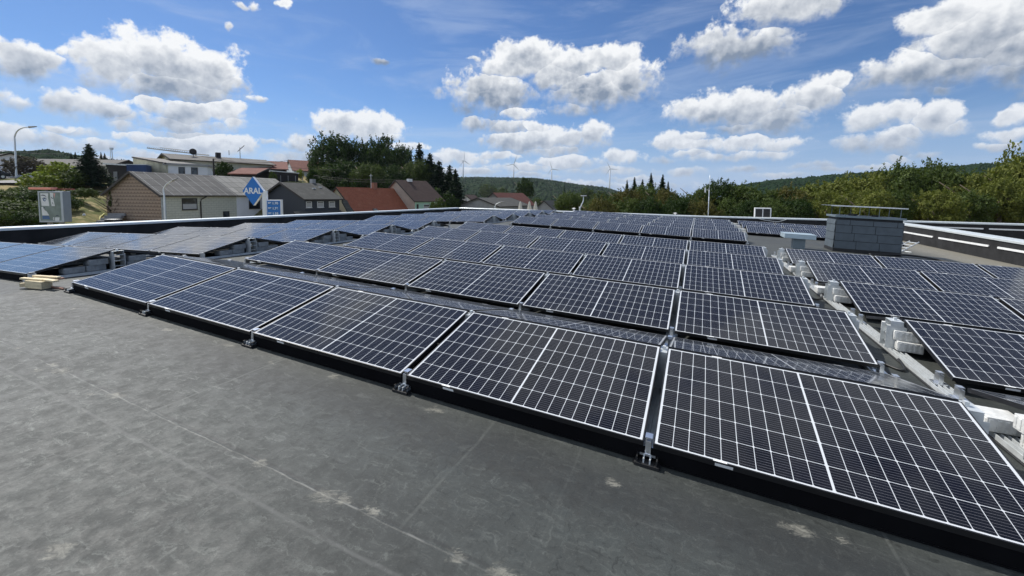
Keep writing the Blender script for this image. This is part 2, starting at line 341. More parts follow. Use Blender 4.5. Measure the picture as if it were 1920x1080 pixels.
# ------------------------------------------------------------------ mesh helpers
class MB:
    def __init__(s): s.v = []; s.f = []; s.mi = []
    def quad(s, a, b, c, d, mi=0):
        i = len(s.v); s.v += [tuple(a), tuple(b), tuple(c), tuple(d)]; s.f.append((i, i + 1, i + 2, i + 3)); s.mi.append(mi)
    def poly(s, pts, mi=0):
        i = len(s.v); s.v += [tuple(p) for p in pts]; s.f.append(tuple(range(i, i + len(pts)))); s.mi.append(mi)
    def box(s, x0, x1, y0, y1, z0, z1, mi=0, M=None):
        p = [Vector((x, y, z)) for z in (z0, z1) for (x, y) in ((x0, y0), (x1, y0), (x1, y1), (x0, y1))]
        if M: p = [M @ q for q in p]
        i = len(s.v); s.v += [tuple(q) for q in p]
        for f in ((0, 3, 2, 1), (4, 5, 6, 7), (0, 1, 5, 4), (1, 2, 6, 5), (2, 3, 7, 6), (3, 0, 4, 7)):
            s.f.append(tuple(i + k for k in f)); s.mi.append(mi)
        return s
    def tube(s, pts, r, seg=8, mi=0, r2=None, cap=True):
        pts = [Vector(p) for p in pts]; n0 = len(s.v); K = len(pts)
        for k, p in enumerate(pts):
            t = (pts[min(k + 1, K - 1)] - pts[max(k - 1, 0)]).normalized()
            a = t.cross(Vector((0, 0, 1))); a = a if a.length > .05 else t.cross(Vector((1, 0, 0))); a.normalize(); b = t.cross(a)
            rr = r if r2 is None else r + (r2 - r) * k / (K - 1)
            for j in range(seg):
                w = 2 * math.pi * j / seg; s.v.append(tuple(p + a * math.cos(w) * rr + b * math.sin(w) * rr))
        for k in range(K - 1):
            for j in range(seg):
                a0 = n0 + k * seg + j; a1 = n0 + k * seg + (j + 1) % seg
                s.f.append((a0, a1, a1 + seg, a0 + seg)); s.mi.append(mi)
        if cap:
            s.f.append(tuple(n0 + j for j in range(seg))[::-1]); s.mi.append(mi)
            s.f.append(tuple(n0 + (K - 1) * seg + j for j in range(seg))); s.mi.append(mi)
        return s
    def prism(s, outline, y0, y1, mi=0, M=None):
        """outline in x,z; extruded along y"""
        a = [Vector((x, y0, z)) for x, z in outline]; b = [Vector((x, y1, z)) for x, z in outline]
        if M: a = [M @ q for q in a]; b = [M @ q for q in b]
        i = len(s.v); K = len(a); s.v += [tuple(q) for q in a + b]
        s.f.append(tuple(i + k for k in range(K))); s.f.append(tuple(i + K + k for k in reversed(range(K)))); s.mi += [mi, mi]
        for k in range(K):
            j = (k + 1) % K; s.f.append((i + k, i + K + k, i + K + j, i + j)); s.mi.append(mi)
        return s
    def mesh(s, name, mats, smooth=False):
        me = bpy.data.meshes.new(name); me.from_pydata(s.v, [], s.f)
        for mm in (mats if isinstance(mats, (list, tuple)) else [mats]): me.materials.append(mm)
        me.polygons.foreach_set('material_index', s.mi)
        if smooth: me.polygons.foreach_set('use_smooth', [True] * len(s.f))
        me.validate(); me.update(); return me
    def build(s, name, mats, parent=None, smooth=False, bevel=0, M=None, fix=True):
        me = s.mesh(name, mats, smooth)
        if fix:
            bm = bmesh.new(); bm.from_mesh(me); bmesh.ops.recalc_face_normals(bm, faces=bm.faces); bm.to_mesh(me); bm.free()
        return link(name, me, parent, bevel, M)
def link(name, me, parent=None, bevel=0, M=None):
    o = bpy.data.objects.new(name, me); COL.objects.link(o)
    if parent is not None: o.parent = parent
    if M is not None: o.matrix_basis = M
    if bevel:
        md = o.modifiers.new('bevel', 'BEVEL'); md.width = bevel; md.segments = 2; md.limit_method = 'ANGLE'
    return o
def tag(o, label, cat, group=None):
    o['label'] = label; o['category'] = cat
    if group: o['group'] = group
    return o
def empty(name, M, label, cat, group=None):
    o = bpy.data.objects.new(name, None); COL.objects.link(o); o.empty_display_size = .2
    o.matrix_basis = M; return tag(o, label, cat, group)
def dup(root, M, label=None, group=None, sub=True):
    r = root.copy(); COL.objects.link(r); r.matrix_basis = M
    if label: r['label'] = label
    if group: r['group'] = group
    for ch in list(root.children):
        c = ch.copy(); COL.objects.link(c); c.parent = r
        for g in ch.children:
            d = g.copy(); COL.objects.link(d); d.parent = c
    return r
def struct(o): o['kind'] = 'structure'; return o
T = Matrix.Translation
def RZ(a): return Matrix.Rotation(a, 4, 'Z')
def RX(a): return Matrix.Rotation(a, 4, 'X')
def frame(o, ydir):
    """matrix with origin o, y axis along horizontal ydir"""
    y = Vector((ydir[0], ydir[1], 0)).normalized(); x = Vector((y.y, -y.x, 0))
    return Matrix(((x.x, y.x, 0, o[0]), (x.y, y.y, 0, o[1]), (0, 0, 1, o[2]), (0, 0, 0, 1)))

# roof frames: the roof falls gently to both sides of a ridge at x = 0
AR, AL = 0.036, -0.030
MR, ML = Matrix.Rotation(AR, 4, 'Y'), Matrix.Rotation(AL, 4, 'Y')
DECK = -0.03                                        # membrane height in the roof frames

# ------------------------------------------------------------------ flat roof and parapets
def slab(x0, x1, y0, y1, M):
    b = MB(); K = 8
    b.box(x0, x1, y0, y1, DECK - .3, DECK, M=M); return b
b = MB()
pr = [MR @ Vector((17.0, 0, DECK)), ML @ Vector((-9.45, 0, DECK))]
Y0, Y1 = -9.0, 25.05
b.poly([(pr[1].x, Y0, pr[1].z), (0, Y0, DECK), (0, Y1, DECK), (pr[1].x, Y1, pr[1].z)])
b.poly([(0, Y0, DECK), (pr[0].x, Y0, pr[0].z), (pr[0].x, Y1, pr[0].z), (0, Y1, DECK)])
struct(b.build('roof', MEMB, fix=False))
b = MB(); b.box(-9.45, 17.0, Y0, Y1 + .3, -5.2, -.75)
FAC = mat('store_facade', (.55, .53, .48), .8)
store = tag(b.build('store_building', FAC), 'pale store building whose flat roof carries all the solar panels', 'building')

def parapet(name, P, zt, zb, inward, label, wid=.34, strips=(), coping_w=.34):
    """P: plan points with top heights; wall hangs below a folded metal coping"""
    root = empty(name, T((P[0][0], P[0][1], 0)), label, 'parapet'); O = Vector((P[0][0], P[0][1], 0))
    w, c = MB(), MB(); inw = Vector((inward[0], inward[1], 0)).normalized()
    for (x0, y0, z0), (x1, y1, z1) in zip(P[:-1], P[1:]):
        a, d = Vector((x0, y0, 0)) - O, Vector((x1, y1, 0)) - O; o2 = -inw * wid
        def pt(q, off, z): return (q.x + off.x, q.y + off.y, z)
        zero = Vector((0, 0, 0))
        w.quad(pt(a, zero, zb), pt(d, zero, zb), pt(d, zero, z1 - .06), pt(a, zero, z0 - .06))
        w.quad(pt(a, o2, zb - 3), pt(a, o2, z0 - .06), pt(d, o2, z1 - .06), pt(d, o2, zb - 3))
        # coping: front lip, sloping top, back lip
        li = inw * .035; lo = o2 - inw * .03
        prof = [(li, -.075), (li, -.012), (inw * .02, 0), (o2 * .9, .012), (lo, -.005), (lo, -.09)]
        for (f0, h0), (f1, h1) in zip(prof[:-1], prof[1:]):
            c.quad(pt(a, f0, z0 + h0), pt(d, f0, z1 + h0), pt(d, f1, z1 + h1), pt(a, f1, z0 + h1))
    w.build('upstand', UPST, root, fix=False); c.build('coping', COPE, root, fix=False)
    for (p0, p1) in strips:
        s = MB(); a, d = Vector(p0) - O, Vector(p1) - O
        t = (d - a).normalized(); up = Vector((0, 0, 1))
        i0, i1 = inw * .003, inw * .03
        K = 6
        ring0, ring1 = [], []
        for k in range(-K, K + 1):
            w_ = math.pi / 2 * k / K; ring0.append((-t * math.cos(w_) * .03 + up * math.sin(w_) * .032)); ring1.append((t * math.cos(w_) * .03 + up * math.sin(w_) * .032))
        loop = [a + q for q in ring0] + [d + q for q in reversed(ring1)]
        s.poly([q + i1 for q in loop])
        for q0, q1 in zip(loop, loop[1:] + loop[:1]): s.quad(q0 + i0, q1 + i0, q1 + i1, q0 + i1)
        s.build('clamping_strip', WHITE, root)
    return root
parapet('parapet_wall', [(-9.0, -9.0, .27), (-9.0, 25.0, .265)], 0, -.6, (1, 0), 'long dark parapet with white metal coping behind the bluish reflecting panels')
zs = [(-9.0, .265), (0, .20), (8, .125), (14.3, .14), (17.2, .165), (21.8, .165), (34, .165)]
fstr = [((16.9 + .3, 25, -.10), (20.45, 25, -.115)), ((20.7, 25, -.117), (24.2, 25, -.14)), ((24.5, 25, -.14), (28, 25, -.15))]
parapet('parapet_wall', [(x, 25.0, z) for x, z in zs], 0, -2.6, (0, -1), 'far dark parapet with white coping running in front of the trees', strips=fstr)
rstr = [((16.5, y0, z0), (16.5, y1, z1)) for y0, y1, z0, z1 in ((22.49, 19.42, -.22, -.22), (18.92, 15.92, -.22, -.205), (15.42, 12.4, -.205, -.2), (11.9, 8.9, -.2, -.2), (8.4, 5.4, -.2, -.2))]
parapet('parapet_wall', [(16.5, 24.97, .15), (16.5, 19.5, .14), (16.5, 14.3, .075), (16.5, -9, .05)], 0, -.9, (-1, 0), 'near dark parapet with white slot strips and wide coping beyond the chimney', strips=rstr, wid=.42)
# lower roof beyond
b = MB(); b.quad((16.8, -9, -1.35), (34, -9, -1.35), (34, 24.9, -1.35), (16.8, 24.9, -1.35))
lr = b.build('lower_roof', MEMB, fix=False); struct(lr)
b = MB(); b.box(20.3, 20.7, 10, 17.6, -1.34, -.13); b.box(20.2, 20.8, 9.9, 17.7, -.128, -.05, 1)
tag(b.build('skylight_kerb', [UPST, COPE]), 'low white edged upstand on the lower roof behind the near parapet', 'upstand')

# ------------------------------------------------------------------ solar panels
PW, PH, TILT, PITCH, HX = 1.755, 1.038, 0.2323, 2.268, 1.8104
CT, ST = math.cos(TILT), math.sin(TILT)
def panel_proto():
    root = empty('solar_panel', Matrix(), '', 'solar panel')
    b = MB(); e, L = .035, .0075
    b.box(0, PW, 0, L, -e, 0); b.box(0, PW, PH - L, PH, -e, 0); b.box(0, L, L, PH - L, -e, 0); b.box(PW - L, PW, L, PH - L, -e, 0)
    # inner bottom flange and backsheet
    b.box(L, PW - L, L, L + .025, -e, -e + .002); b.box(L, PW - L, PH - L - .025, PH - L, -e, -e + .002)
    b.box(.32, .39, -.0005, .012, .0005, .0012, 1); b.box(.32, .39, PH - .012, PH + .0005, .0005, .0012, 1); b.box(.33, .42, -.0012, -.0002, -.03, -.012, 1)
    b.build('frame', [BLACK, WHITE], root)
    b = MB(); b.quad((L, L, -.0012), (PW - L, L, -.0012), (PW - L, PH - L, -.0012), (L, PH - L, -.0012))
    b.box(L, PW - L, L, PH - L, -.008, -.0035, 1)
    b.build('cell_glass', [GLASS, DARKPL], root, fix=False)
    return root
proto = panel_proto(); used = [False]
def put_panel(M, label, group):
    if not used[0]:
        used[0] = True; proto.matrix_basis = M; proto['label'] = label; proto['group'] = group; return proto
    return dup(proto, M, label, group)
ORD = ['first', 'second', 'third', 'fourth', 'fifth']
ORDF = {1: 'only'}
def cluster(MF, x0, y0, ncol, rows, desc, group, kx=1, side='left', twins=True, xstep=HX, rowname=None):
    rows = list(rows)
    for ri, r in enumerate(rows):
        y = y0 + r * PITCH
        for c in range(ncol):
            x = x0 + c * xstep
            ci = c if side == 'left' else ncol - 1 - c
            lab = f'{ORD[ci]} front panel from the {side}, {ORD[ri]} row of the {desc}'
            put_panel(MF @ T((x, y, .1)) @ RX(TILT), lab, group)
            if twins is True or (twins and (ri, c) in twins):
                lab = f'{ORD[ci]} rear panel from the {side}, {ORD[ri]} ridge of the {desc}'
                put_panel(MF @ T((x + PW, y + 2 * PH * CT + .035, .1)) @ RZ(math.pi) @ RX(TILT), lab, group)
G1 = 'solar panels of the near middle block'
cluster(MR, .5, 0, 5, range(5), 'near middle block', G1)
cluster(MR, .5, 13.92, 5, range(5), 'far middle block', 'solar panels of the far middle block')
cluster(ML, -.91 - PW - 3 * HX, 0, 4, range(5), 'near bluish left block', 'solar panels of the near left block', side='right')
cluster(ML, -.91 - PW - 3 * HX, 13.92, 4, range(5), 'far bluish left block', 'solar panels of the far left block', side='right')
cluster(MR, 10.0, 0, 3, range(5), 'right block before the chimney', 'solar panels of the right block')
cluster(MR, 9.95, 13.92 + 2 * PITCH, 3, range(3), 'small far block beside the chimney', 'solar panels of the small far right block')

# mounting rails with ridge posts and clamps (one rail under every panel joint)
def rail_proto():
    root = empty('mounting_rail', Matrix(), '', 'mounting rail')
    L0, L1 = -.035, 4 * PITCH + 2.12
    b = MB(); b.box(-.06, .06, L0, L1, DECK + .003, DECK + .012)
    for s in (-.06, -.022, .014, .052): b.box(s, s + .008, L0, L1, DECK + .012, DECK + .045)
    b.box(-.08, -.06, L0, L1, DECK + .003, DECK + .009, 1); b.box(.06, .08, L0, L1, DECK + .003, DECK + .009, 1)
    b.build('rail', [GALV, DARKPL], root)
    for r in range(5):
        y = r * PITCH; yr = y + PH * CT + .0175
        b = MB(); zt = .1 + PH * ST - .03
        for yy in (yr - .072, yr + .068):
            b.box(-.085, .085, yy, yy + .004, DECK + .045, zt - .05); b.box(-.055, .055, yy, yy + .004, zt - .049, zt)
        for zz in (.06, .15, .24): b.box(-.05, .05, yr - .067, yr + .067, zz, zz + .008)
        b.box(-.055, .055, yr - .075, yr + .075, zt + .001, zt + .006)
        b.box(-.012, .012, yr - .015, yr + .015, zt + .006, zt + .035)
        b.build('ridge_post', GALV, root)
        for yy in (y + .05, y + 2 * PH * CT + .035 - .05):
            b = MB(); b.box(-.045, .045, yy - .045, yy + .045, DECK + .04, DECK + .052); b.box(-.016, .016, yy - .04, yy + .04, DECK + .05, .098)
            b.box(-.021, .021, yy - .028, yy + .028, .108, .116)
            b.build('clamp', ALU, root)
    for y in (-.03,):
        b = MB(); b.box(-.07, .07, y - .02, y + .08, DECK + .002, DECK + .018); b.box(-.06, -.052, y - .01, y + .07, DECK + .018, DECK + .05)
        b.box(.052, .06, y - .01, y + .07, DECK + .018, DECK + .05)
        b.build('rubber_foot', DARKPL, root)
    return root
rp = rail_proto(); ru = [False]
def put_rail(MF, x, y0, lab, grp):
    M = MF @ T((x, y0, 0))
    if not ru[0]: ru[0] = True; rp.matrix_basis = M; rp['label'] = lab; rp['group'] = grp; return
    dup(rp, M, lab, grp)
def rails(MF, x0, y0, ncol, desc):
    g = f'rails under the {desc}'
    for c in range(ncol + 1):
        x = x0 + c * HX - .0277 + (.055 * .0)
        if c == 0: w = 'left edge'
        elif c == ncol: w = 'right edge'
        else: w = f'{ORD[c-1]} joint from the left'
        put_rail(MF, x, y0, f'galvanised rail under the {w} of the {desc}', g)
rails(MR, .5, 0, 5, 'near middle block'); rails(MR, .5, 13.92, 5, 'far middle block')
rails(ML, -.91 - PW - 3 * HX, 0, 4, 'near bluish left block'); rails(ML, -.91 - PW - 3 * HX, 13.92, 4, 'far bluish left block')
rails(MR, 10.0 - .04, 0, 3, 'right block')

# ballast blocks on the rails
def block_proto(name, mt, w, l, h):
    b = MB(); b.box(-w / 2, w / 2, -l / 2, l / 2, 0, h)
    # vertical notches of the paving block, standing as ribs on the long faces
    for k in range(5):
        y = -l / 2 + l * (k + .5) / 5
        for s in (-1, 1):
            b.box(s * w / 2 - .004, s * w / 2 + .004, y - l * .06, y + l * .06, .012, h - .012)
        x = -w / 2 + w * (k + .5) / 5
        for s in (-1, 1):
            b.box(x - w * .06, x + w * .06, s * l / 2 - .004, s * l / 2 + .004, .012, h - .012)
    me = b.mesh(name, mt); return me
BW, BG = block_proto('concrete_block', CONC, .21, .20, .10), block_proto('concrete_block', CONCG, .20, .24, .09)
def put_block(me, MF, x, y, z, rz, label, group):
    o = link('concrete_block', me, None, .004, MF @ T((x, y, z)) @ RZ(rz)); return tag(o, label, 'block', group)
random.seed(3)
for r in range(5):
    y = r * PITCH + 1.03
    g = 'pale ballast blocks on the left rail of the right block'
    for i, (dx, dy, k, w) in enumerate([(0, -.02, 0, 'lower front'), (0, .20, 0, 'lower back'), (-.01, .03, 1, 'upper front'), (-.01, .25, 1, 'upper back')]):
        put_block(BW, MR, 10.03 + dx + random.uniform(-.01, .01), y + dy - .05, .021 + k * .101, random.uniform(-.06, .06),
                  f'{w} pale concrete block on the white rail, {ORD[r]} ridge of the right block', g)
    if r in (0, 2, 3):
        put_block(BW, MR, 9.93, y + .50, .021, .04, f'single pale concrete block behind the stack at the {ORD[r]} ridge of the right block', g)
    g = 'grey ballast blocks under the bluish left panels'
    for i, (dx, dy, k, w) in enumerate([(0, -.52, 0, 'outermost lower'), (0, -.27, 0, 'second lower'), (.01, -.24, 1, 'front upper'), (0, .25, 0, 'rear lower'), (.01, .27, 1, 'rear upper'), (0, .50, 0, 'rearmost lower')]):
        put_block(BG, ML, -.99 + dx, y + dy, .021 + k * .091, random.uniform(-.05, .05),
                  f'{w} grey block at the {ORD[r]} open end of the near bluish left block', g)
        if r < 4: put_block(BG, ML, -.99 + dx, y + 13.92 + dy, .021 + k * .091, random.uniform(-.05, .05),
                  f'{w} grey block at the {ORD[r]} open end of the far bluish left block', g)
for k in range(3):
    y = 13.92 + (2 + k) * PITCH + 1.0
    for dx, dy, z, w in ((0, -.15, 0, 'lower'), (0, .08, 0, 'middle'), (0, 0, .101, 'upper')):
        put_block(BW, MR, 9.86 + dx, y + dy, DECK + z, .03, f'{w} pale block left of the {ORD[k]} row of the far block beside the chimney', 'pale blocks by the small far block')
# pale flat pad by the front right rail
b = MB(); b.box(-.12, .12, -.12, .12, 0, .03)
tag(b.build('concrete_pad', CONC, bevel=.005, M=MR @ T((9.66, .55, DECK + .001))), 'small pale slab on the roof beside the front right panel edge', 'slab')

STRIPM = mat('shade_black', (.006, .006, .007), .95, spec=.05)
# black strips added under the front edges to stand in for deep shade
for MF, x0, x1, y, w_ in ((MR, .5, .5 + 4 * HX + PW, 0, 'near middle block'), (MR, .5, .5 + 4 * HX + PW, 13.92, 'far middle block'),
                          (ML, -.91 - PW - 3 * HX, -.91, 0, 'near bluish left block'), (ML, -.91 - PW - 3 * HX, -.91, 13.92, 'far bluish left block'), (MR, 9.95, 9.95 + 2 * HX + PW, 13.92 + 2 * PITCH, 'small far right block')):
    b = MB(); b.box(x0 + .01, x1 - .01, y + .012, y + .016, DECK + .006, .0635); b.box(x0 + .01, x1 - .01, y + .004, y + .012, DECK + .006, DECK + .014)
    tag(b.build('shade_strip', STRIPM, M=MF.copy()), f'black strip added as shade under the front edge of the {w_}', 'shade strip', 'added black shade strips under the front rows')

# cables
def cable(pts, r, label, MF=MR, mt=CABLE, cat='cable', group=None):
    P = []; pts = [Vector(p) for p in pts]
    for i in range(len(pts) - 1):
        p0, p1, p2, p3 = pts[max(i - 1, 0)], pts[i], pts[i + 1], pts[min(i + 2, len(pts) - 1)]
        for k in range(6):
            t = k / 6; P.append(.5 * ((2 * p1) + (p2 - p0) * t + (2 * p0 - 5 * p1 + 4 * p2 - p3) * t * t + (3 * p1 - p0 - 3 * p2 + p3) * t ** 3))
    P.append(pts[-1]); b = MB(); b.tube([MF @ p for p in P], r, 6, cap=True)
    return tag(b.build('cable', mt, smooth=True), label, cat, group)
cable([(9.6, 5.7, .0), (9.72, 5.6, -.015), (9.84, 5.75, -.01), (9.9, 5.95, .03)], .012, 'black cable looping to the rail at the third row of the right block')
cable([(9.58, 3.0, -.01), (9.7, 2.7, -.018), (9.8, 2.6, -.012), (9.86, 2.9, 0)], .012, 'black cable curling beside the white rail at the second ridge')
cable([(12.9, 14.0, -.02), (13.6, 14.0, .05), (14.2, 14.15, .03), (14.6, 13.6, -.01), (14.7, 12.7, -.015)], .03, 'thick black cable on the roof at the foot of the chimney')
cable([(11.0, 24.93, .09), (11.5, 24.9, -.02), (12.05, 24.9, -.06), (12.5, 24.9, .10)], .012, 'grey cable sagging on the far parapet under the outdoor unit', Matrix(), COPE)
cable([(9.8, .85, -.018), (10.3, .6, -.018), (11, .9, -.018)], .014, 'black cable on the roof at the far right edge')
for r in range(1, 5):
    y = r * PITCH - .12
    cable([(-.86, y - .25, .03), (-.84, y - .16, .10), (-.83, y - .02, .03), (-.8, y + .05, -.01)], .010, f'pale conduit bent at the {ORD[r-1]} valley of the left block end', ML, GALV, 'conduit')

# chimney block
MC = MR @ T((12.05, 14.30, DECK))
chim = empty('chimney_block', MC, 'grey slate clad roof chimney block with a flat metal rain cover', 'chimney')
W_, D_, H_ = 1.72, 1.0, 1.16
b = MB(); b.box(.02, W_ - .02, .02, D_ - .02, .12, H_)
b.build('core', mat('dark_backing', (.014, .018, .022), .7), chim)
b = MB(); random.seed(5)
rows = [(.11, .36), (.372, .62), (.632, .88), (.892, 1.05)]
for k, (z0, z1) in enumerate(rows):
    tilt = .014
    for face in range(4):
        Lf = W_ if face in (0, 2) else D_
        offs = (k % 2) * .30 + .0; xs = [0]
        x = .58 - .07 * k if face in (0, 2) else 2
        while x < Lf - .08: xs.append(x); x += .60
        xs.append(Lf)
        for x0, x1 in zip(xs[:-1], xs[1:]):
            g_ = .006; x0 += g_; x1 -= g_; c = .05
            pts = [(x0, z1), (x0, z0), (x1 - c * .2, z0), (x1, z0 + c), (x1, z1)] if x1 < Lf - .02 else [(x0, z1), (x0, z0), (x1, z0), (x1, z1)]
            fp, bp = [], []
            for (u, z) in pts:
                off = -.012 - tilt * (z1 - z) / (z1 - z0)
                for o_, dst in ((off, fp), (off + .010, bp)):
                    P_ = {0: (u, o_), 1: (W_ - o_, u), 2: (W_ - u, D_ - o_), 3: (o_, D_ - u)}[face]
                    dst.append((P_[0], P_[1], z))
            b.poly(fp)
            for a_, d_, e_, f_ in zip(fp, fp[1:] + fp[:1], bp[1:] + bp[:1], bp): b.quad(a_, f_, e_, d_)
b.build('slate_cladding', SLATE, chim)
b = MB(); b.box(-.04, W_ + .04, -.04, D_ + .04, H_ + .001, H_ + .035); b.box(-.045, W_ + .045, -.045, -.04, H_ - .03, H_ + .03); b.box(-.045, -.04, -.04, D_ + .04, H_ - .03, H_ + .03)
b.build('top_flashing', CHIMM, chim)
b = MB(); b.box(-.20, W_ + .03, -.10, D_ + .10, 1.50, 1.515); b.box(-.20, W_ + .03, -.105, -.10, 1.485, 1.515); b.build('rain_cover', ALU, chim)
for x in (.08, W_ / 2 - .25, W_ / 2 + .25, W_ - .08):
    for y in (.06, D_ - .06):
        b = MB(); b.box(x - .007, x + .007, y - .007, y + .007, H_ + .036, 1.499); b.build('cover_leg', CHIMM, chim)
b = MB(); b.tube([(.55, .5, H_ + .036), (.55, .5, H_ + .09)], .12, 16); b.tube([(1.15, .5, H_ + .036), (1.15, .5, H_ + .08)], .10, 16)
b.build('flue', DARKPL, chim)
b = MB(); b.box(-.02, W_ + .02, -.02, D_ + .02, 0.003, .105); b.build('plinth', DARKPL, chim)

vent = empty('roof_vent', MR @ T((11.03, 13.95, DECK)), 'bluish metal roof vent with a wide flat hood left of the chimney block', 'roof vent')
b = MB(); b.box(-.17, .17, 0, .30, 0.003, .36); b.build('duct', CHIMM, vent, bevel=.006)
b = MB(); b.box(-.47, .40, -.25, .55, .362, .50); b.box(-.48, .41, -.26, .56, .502, .512); b.build('hood', VENTM, vent, bevel=.01)

# leaning frame behind the chimney
b = MB()
for x in (0, .55): b.tube([(x, 0, 0), (x, .9, .38)], .022, 6)
for k in range(4): b.tube([(0, .1 + .24 * k, .04 + .1 * k), (.55, .1 + .24 * k, .04 + .1 * k)], .016, 6)
b.tube([(0, 0, .005), (.9, .2, .005)], .02, 6)
tag(b.build('ladder', GALV, M=MR @ T((14.25, 16.3, DECK + .02)) @ RZ(-1.15) @ Matrix.Diagonal((.62, .62, .9, 1))), 'short metal ladder lying behind the right side of the chimney', 'ladder')

# outdoor unit and pole beyond the far parapet
ac = empty('outdoor_unit', T((10.93, 25.5, -.35)), 'white outdoor unit with two dark grilles behind the far parapet', 'outdoor unit')
b = MB(); b.box(0, .84, 0, .35, .0, 1.03); b.build('casing', WHITE, ac, bevel=.02)
for x0 in (.05, .44):
    b = MB(); b.box(x0, x0 + .34, -.012, -.001, .50, .97)
    for k in range(7): b.box(x0 + .02, x0 + .32, -.018, -.0125, .53 + k * .06, .545 + k * .06)
    b.build('grille', DARKPL, ac)
b = MB(); b.box(.85, .852, .03, .32, .55, .95); b.build('side_louvre', GALV, ac)
pole = empty('antenna_pole', T((8.47, 25.45, -.2)), 'slim metal pole with a small white box standing behind the far parapet', 'antenna pole')
b = MB(); b.tube([(0, 0, 0), (0, 0, 1.9)], .026, 8, 0); b.tube([(0, 0, 1.9), (0.01, 0, 2.8)], .016, 8); b.build('mast', GALV, pole, smooth=True)
b = MB(); b.box(-.26, -.18, -.04, .04, 1.75, 2.05); b.build('white_box', WHITE, pole, bevel=.01)
b = MB(); b.tube([(-.19, 0, 1.9), (0, 0, 1.95)], .01, 6); b.build('bracket', GALV, pole)
for i, (px, py, l) in enumerate([(1266, 400, 'small white roof cowl showing above the far parapet left of the antenna pole'), (1076, 391, 'small white roof cowl showing above the parapet near the curved lamp')]):
    p = at(px, py, 30 if i else 31); b = MB(); b.tube([(0, 0, -.4), (0, 0, 0)], .07, 10); b.tube([(0, 0, 0), (0, 0, .05)], .16, 12, r2=.03)
    tag(b.build('vent_cowl', WHITE, M=T(p)), l, 'vent cowl', 'white roof cowls')

# off-cut timber lying on the roof
tim = [('block', (0, 0, 0), (.42, .15, .10), .25, WOODL, 'thick pine block at the bottom of the timber pile'),
       ('a', (-.12, -.03, .10), (.52, .07, .022), .32, WOODL, 'pale board on the front top of the timber pile'),
       ('b', (.12, .05, .101), (.62, .08, .022), .18, WOODL, 'long pale board reaching right on the timber pile'),
       ('c', (-.02, .10, .124), (.55, .06, .022), .35, WOODL, 'uppermost pale board on the timber pile'),
       ('d', (.0, .20, .10), (.46, .07, .02), .10, WOODD, 'reddish brown board at the back of the timber pile'),
       ('e', (-.30, -.06, .0), (.18, .05, .05), .9, WOODL, 'short pale offcut left of the timber pile'),
       ('f', (.30, .12, .0), (.50, .03, .02), .12, WOODD, 'thin dark lath on the roof right of the timber pile')]
for nme, (x, y, z), (l, w, h), rz, mt, lab in tim:
    b = MB(); b.box(-l / 2, l / 2, -w / 2, w / 2, 0, h)
    tag(b.build('timber_offcut', mt, bevel=.003, M=MR @ T((-.10, -.12, DECK + .002)) @ Matrix.Diagonal((.66, .8, 1, 1)) @ T((x, y, z)) @ RZ(rz)), lab, 'timber', 'timber offcuts on the roof')

# ------------------------------------------------------------------ terrain
RH = Vector((CR.x, CR.y, 0)).normalized(); FH = Vector((CF.x, CF.y, 0)).normalized()
def lerp(tab, d):
    for (a, va), (b_, vb) in zip(tab[:-1], tab[1:]):
        if d <= b_:
            t = max(0, (d - a) / (b_ - a)); t = t * t * (3 - 2 * t) * .5 + t * .5; return va + (vb - va) * t
    return tab[-1][1]
LP = [(0, -5), (25, -4.6), (32, -2.9), (40, -1.5), (50, .4), (62, 3.0), (78, 3.9), (120, 6.0), (250, 13), (500, 24), (900, 22), (4000, -20)]
LB = [(0, -5), (40, -5), (48, -4), (58, 1.6), (66, 3.6), (78, 4.6), (120, 7), (250, 13), (500, 20), (900, 22), (4000, -20)]
MPf = [(0, -5), (45, -5), (70, -4.8), (110, -7.5), (200, -10), (450, -14), (900, -8), (4000, -20)]
def ground(x, y):
    dx, dy = x - CAM.x, y - CAM.y; d = math.hypot(dx, dy); a = math.degrees(math.atan2(dx, dy))
    d = max(dx * FH.x + dy * FH.y, d * .45)
    s = lambda e0, e1: (lambda t: t * t * (3 - 2 * t))(min(1, max(0, (a - e0) / (e1 - e0))))
    w1, w2 = s(-70.5, -66), s(-52, -44)
    if a > 120 or a < -150: w1 = w2 = 1
    h = lerp(LP, d) * (1 - w1) + (lerp(LB, d) * (1 - w2) + lerp(MPf, d) * w2) * w1
    return h + .25 * noise.noise(Vector((x * .08, y * .08, 0))) * min(1, d / 40)
b = MB(); rings = [0, 8, 14, 20, 25, 28, 31, 34, 37, 40, 43, 46, 49, 52, 55, 58, 61, 64, 68, 72, 78, 86, 100, 120, 150, 200, 280, 400, 560, 800, 1200, 1800, 2600, 4500]
K = 240; idx = []
for r in rings:
    row = []
    for k in range(K if r else 1):
        a = 2 * math.pi * k / K; x, y = CAM.x + r * math.sin(a), CAM.y + r * math.cos(a)
        row.append(len(b.v)); b.v.append((x, y, ground(x, y)))
    idx.append(row)
for i in range(len(rings) - 1):
    for k in range(K):
        k2 = (k + 1) % K
        if i == 0: b.f.append((idx[0][0], idx[1][k2], idx[1][k])); b.mi.append(0)
        else: b.f.append((idx[i][k], idx[i][k2], idx[i + 1][k2], idx[i + 1][k])); b.mi.append(0)
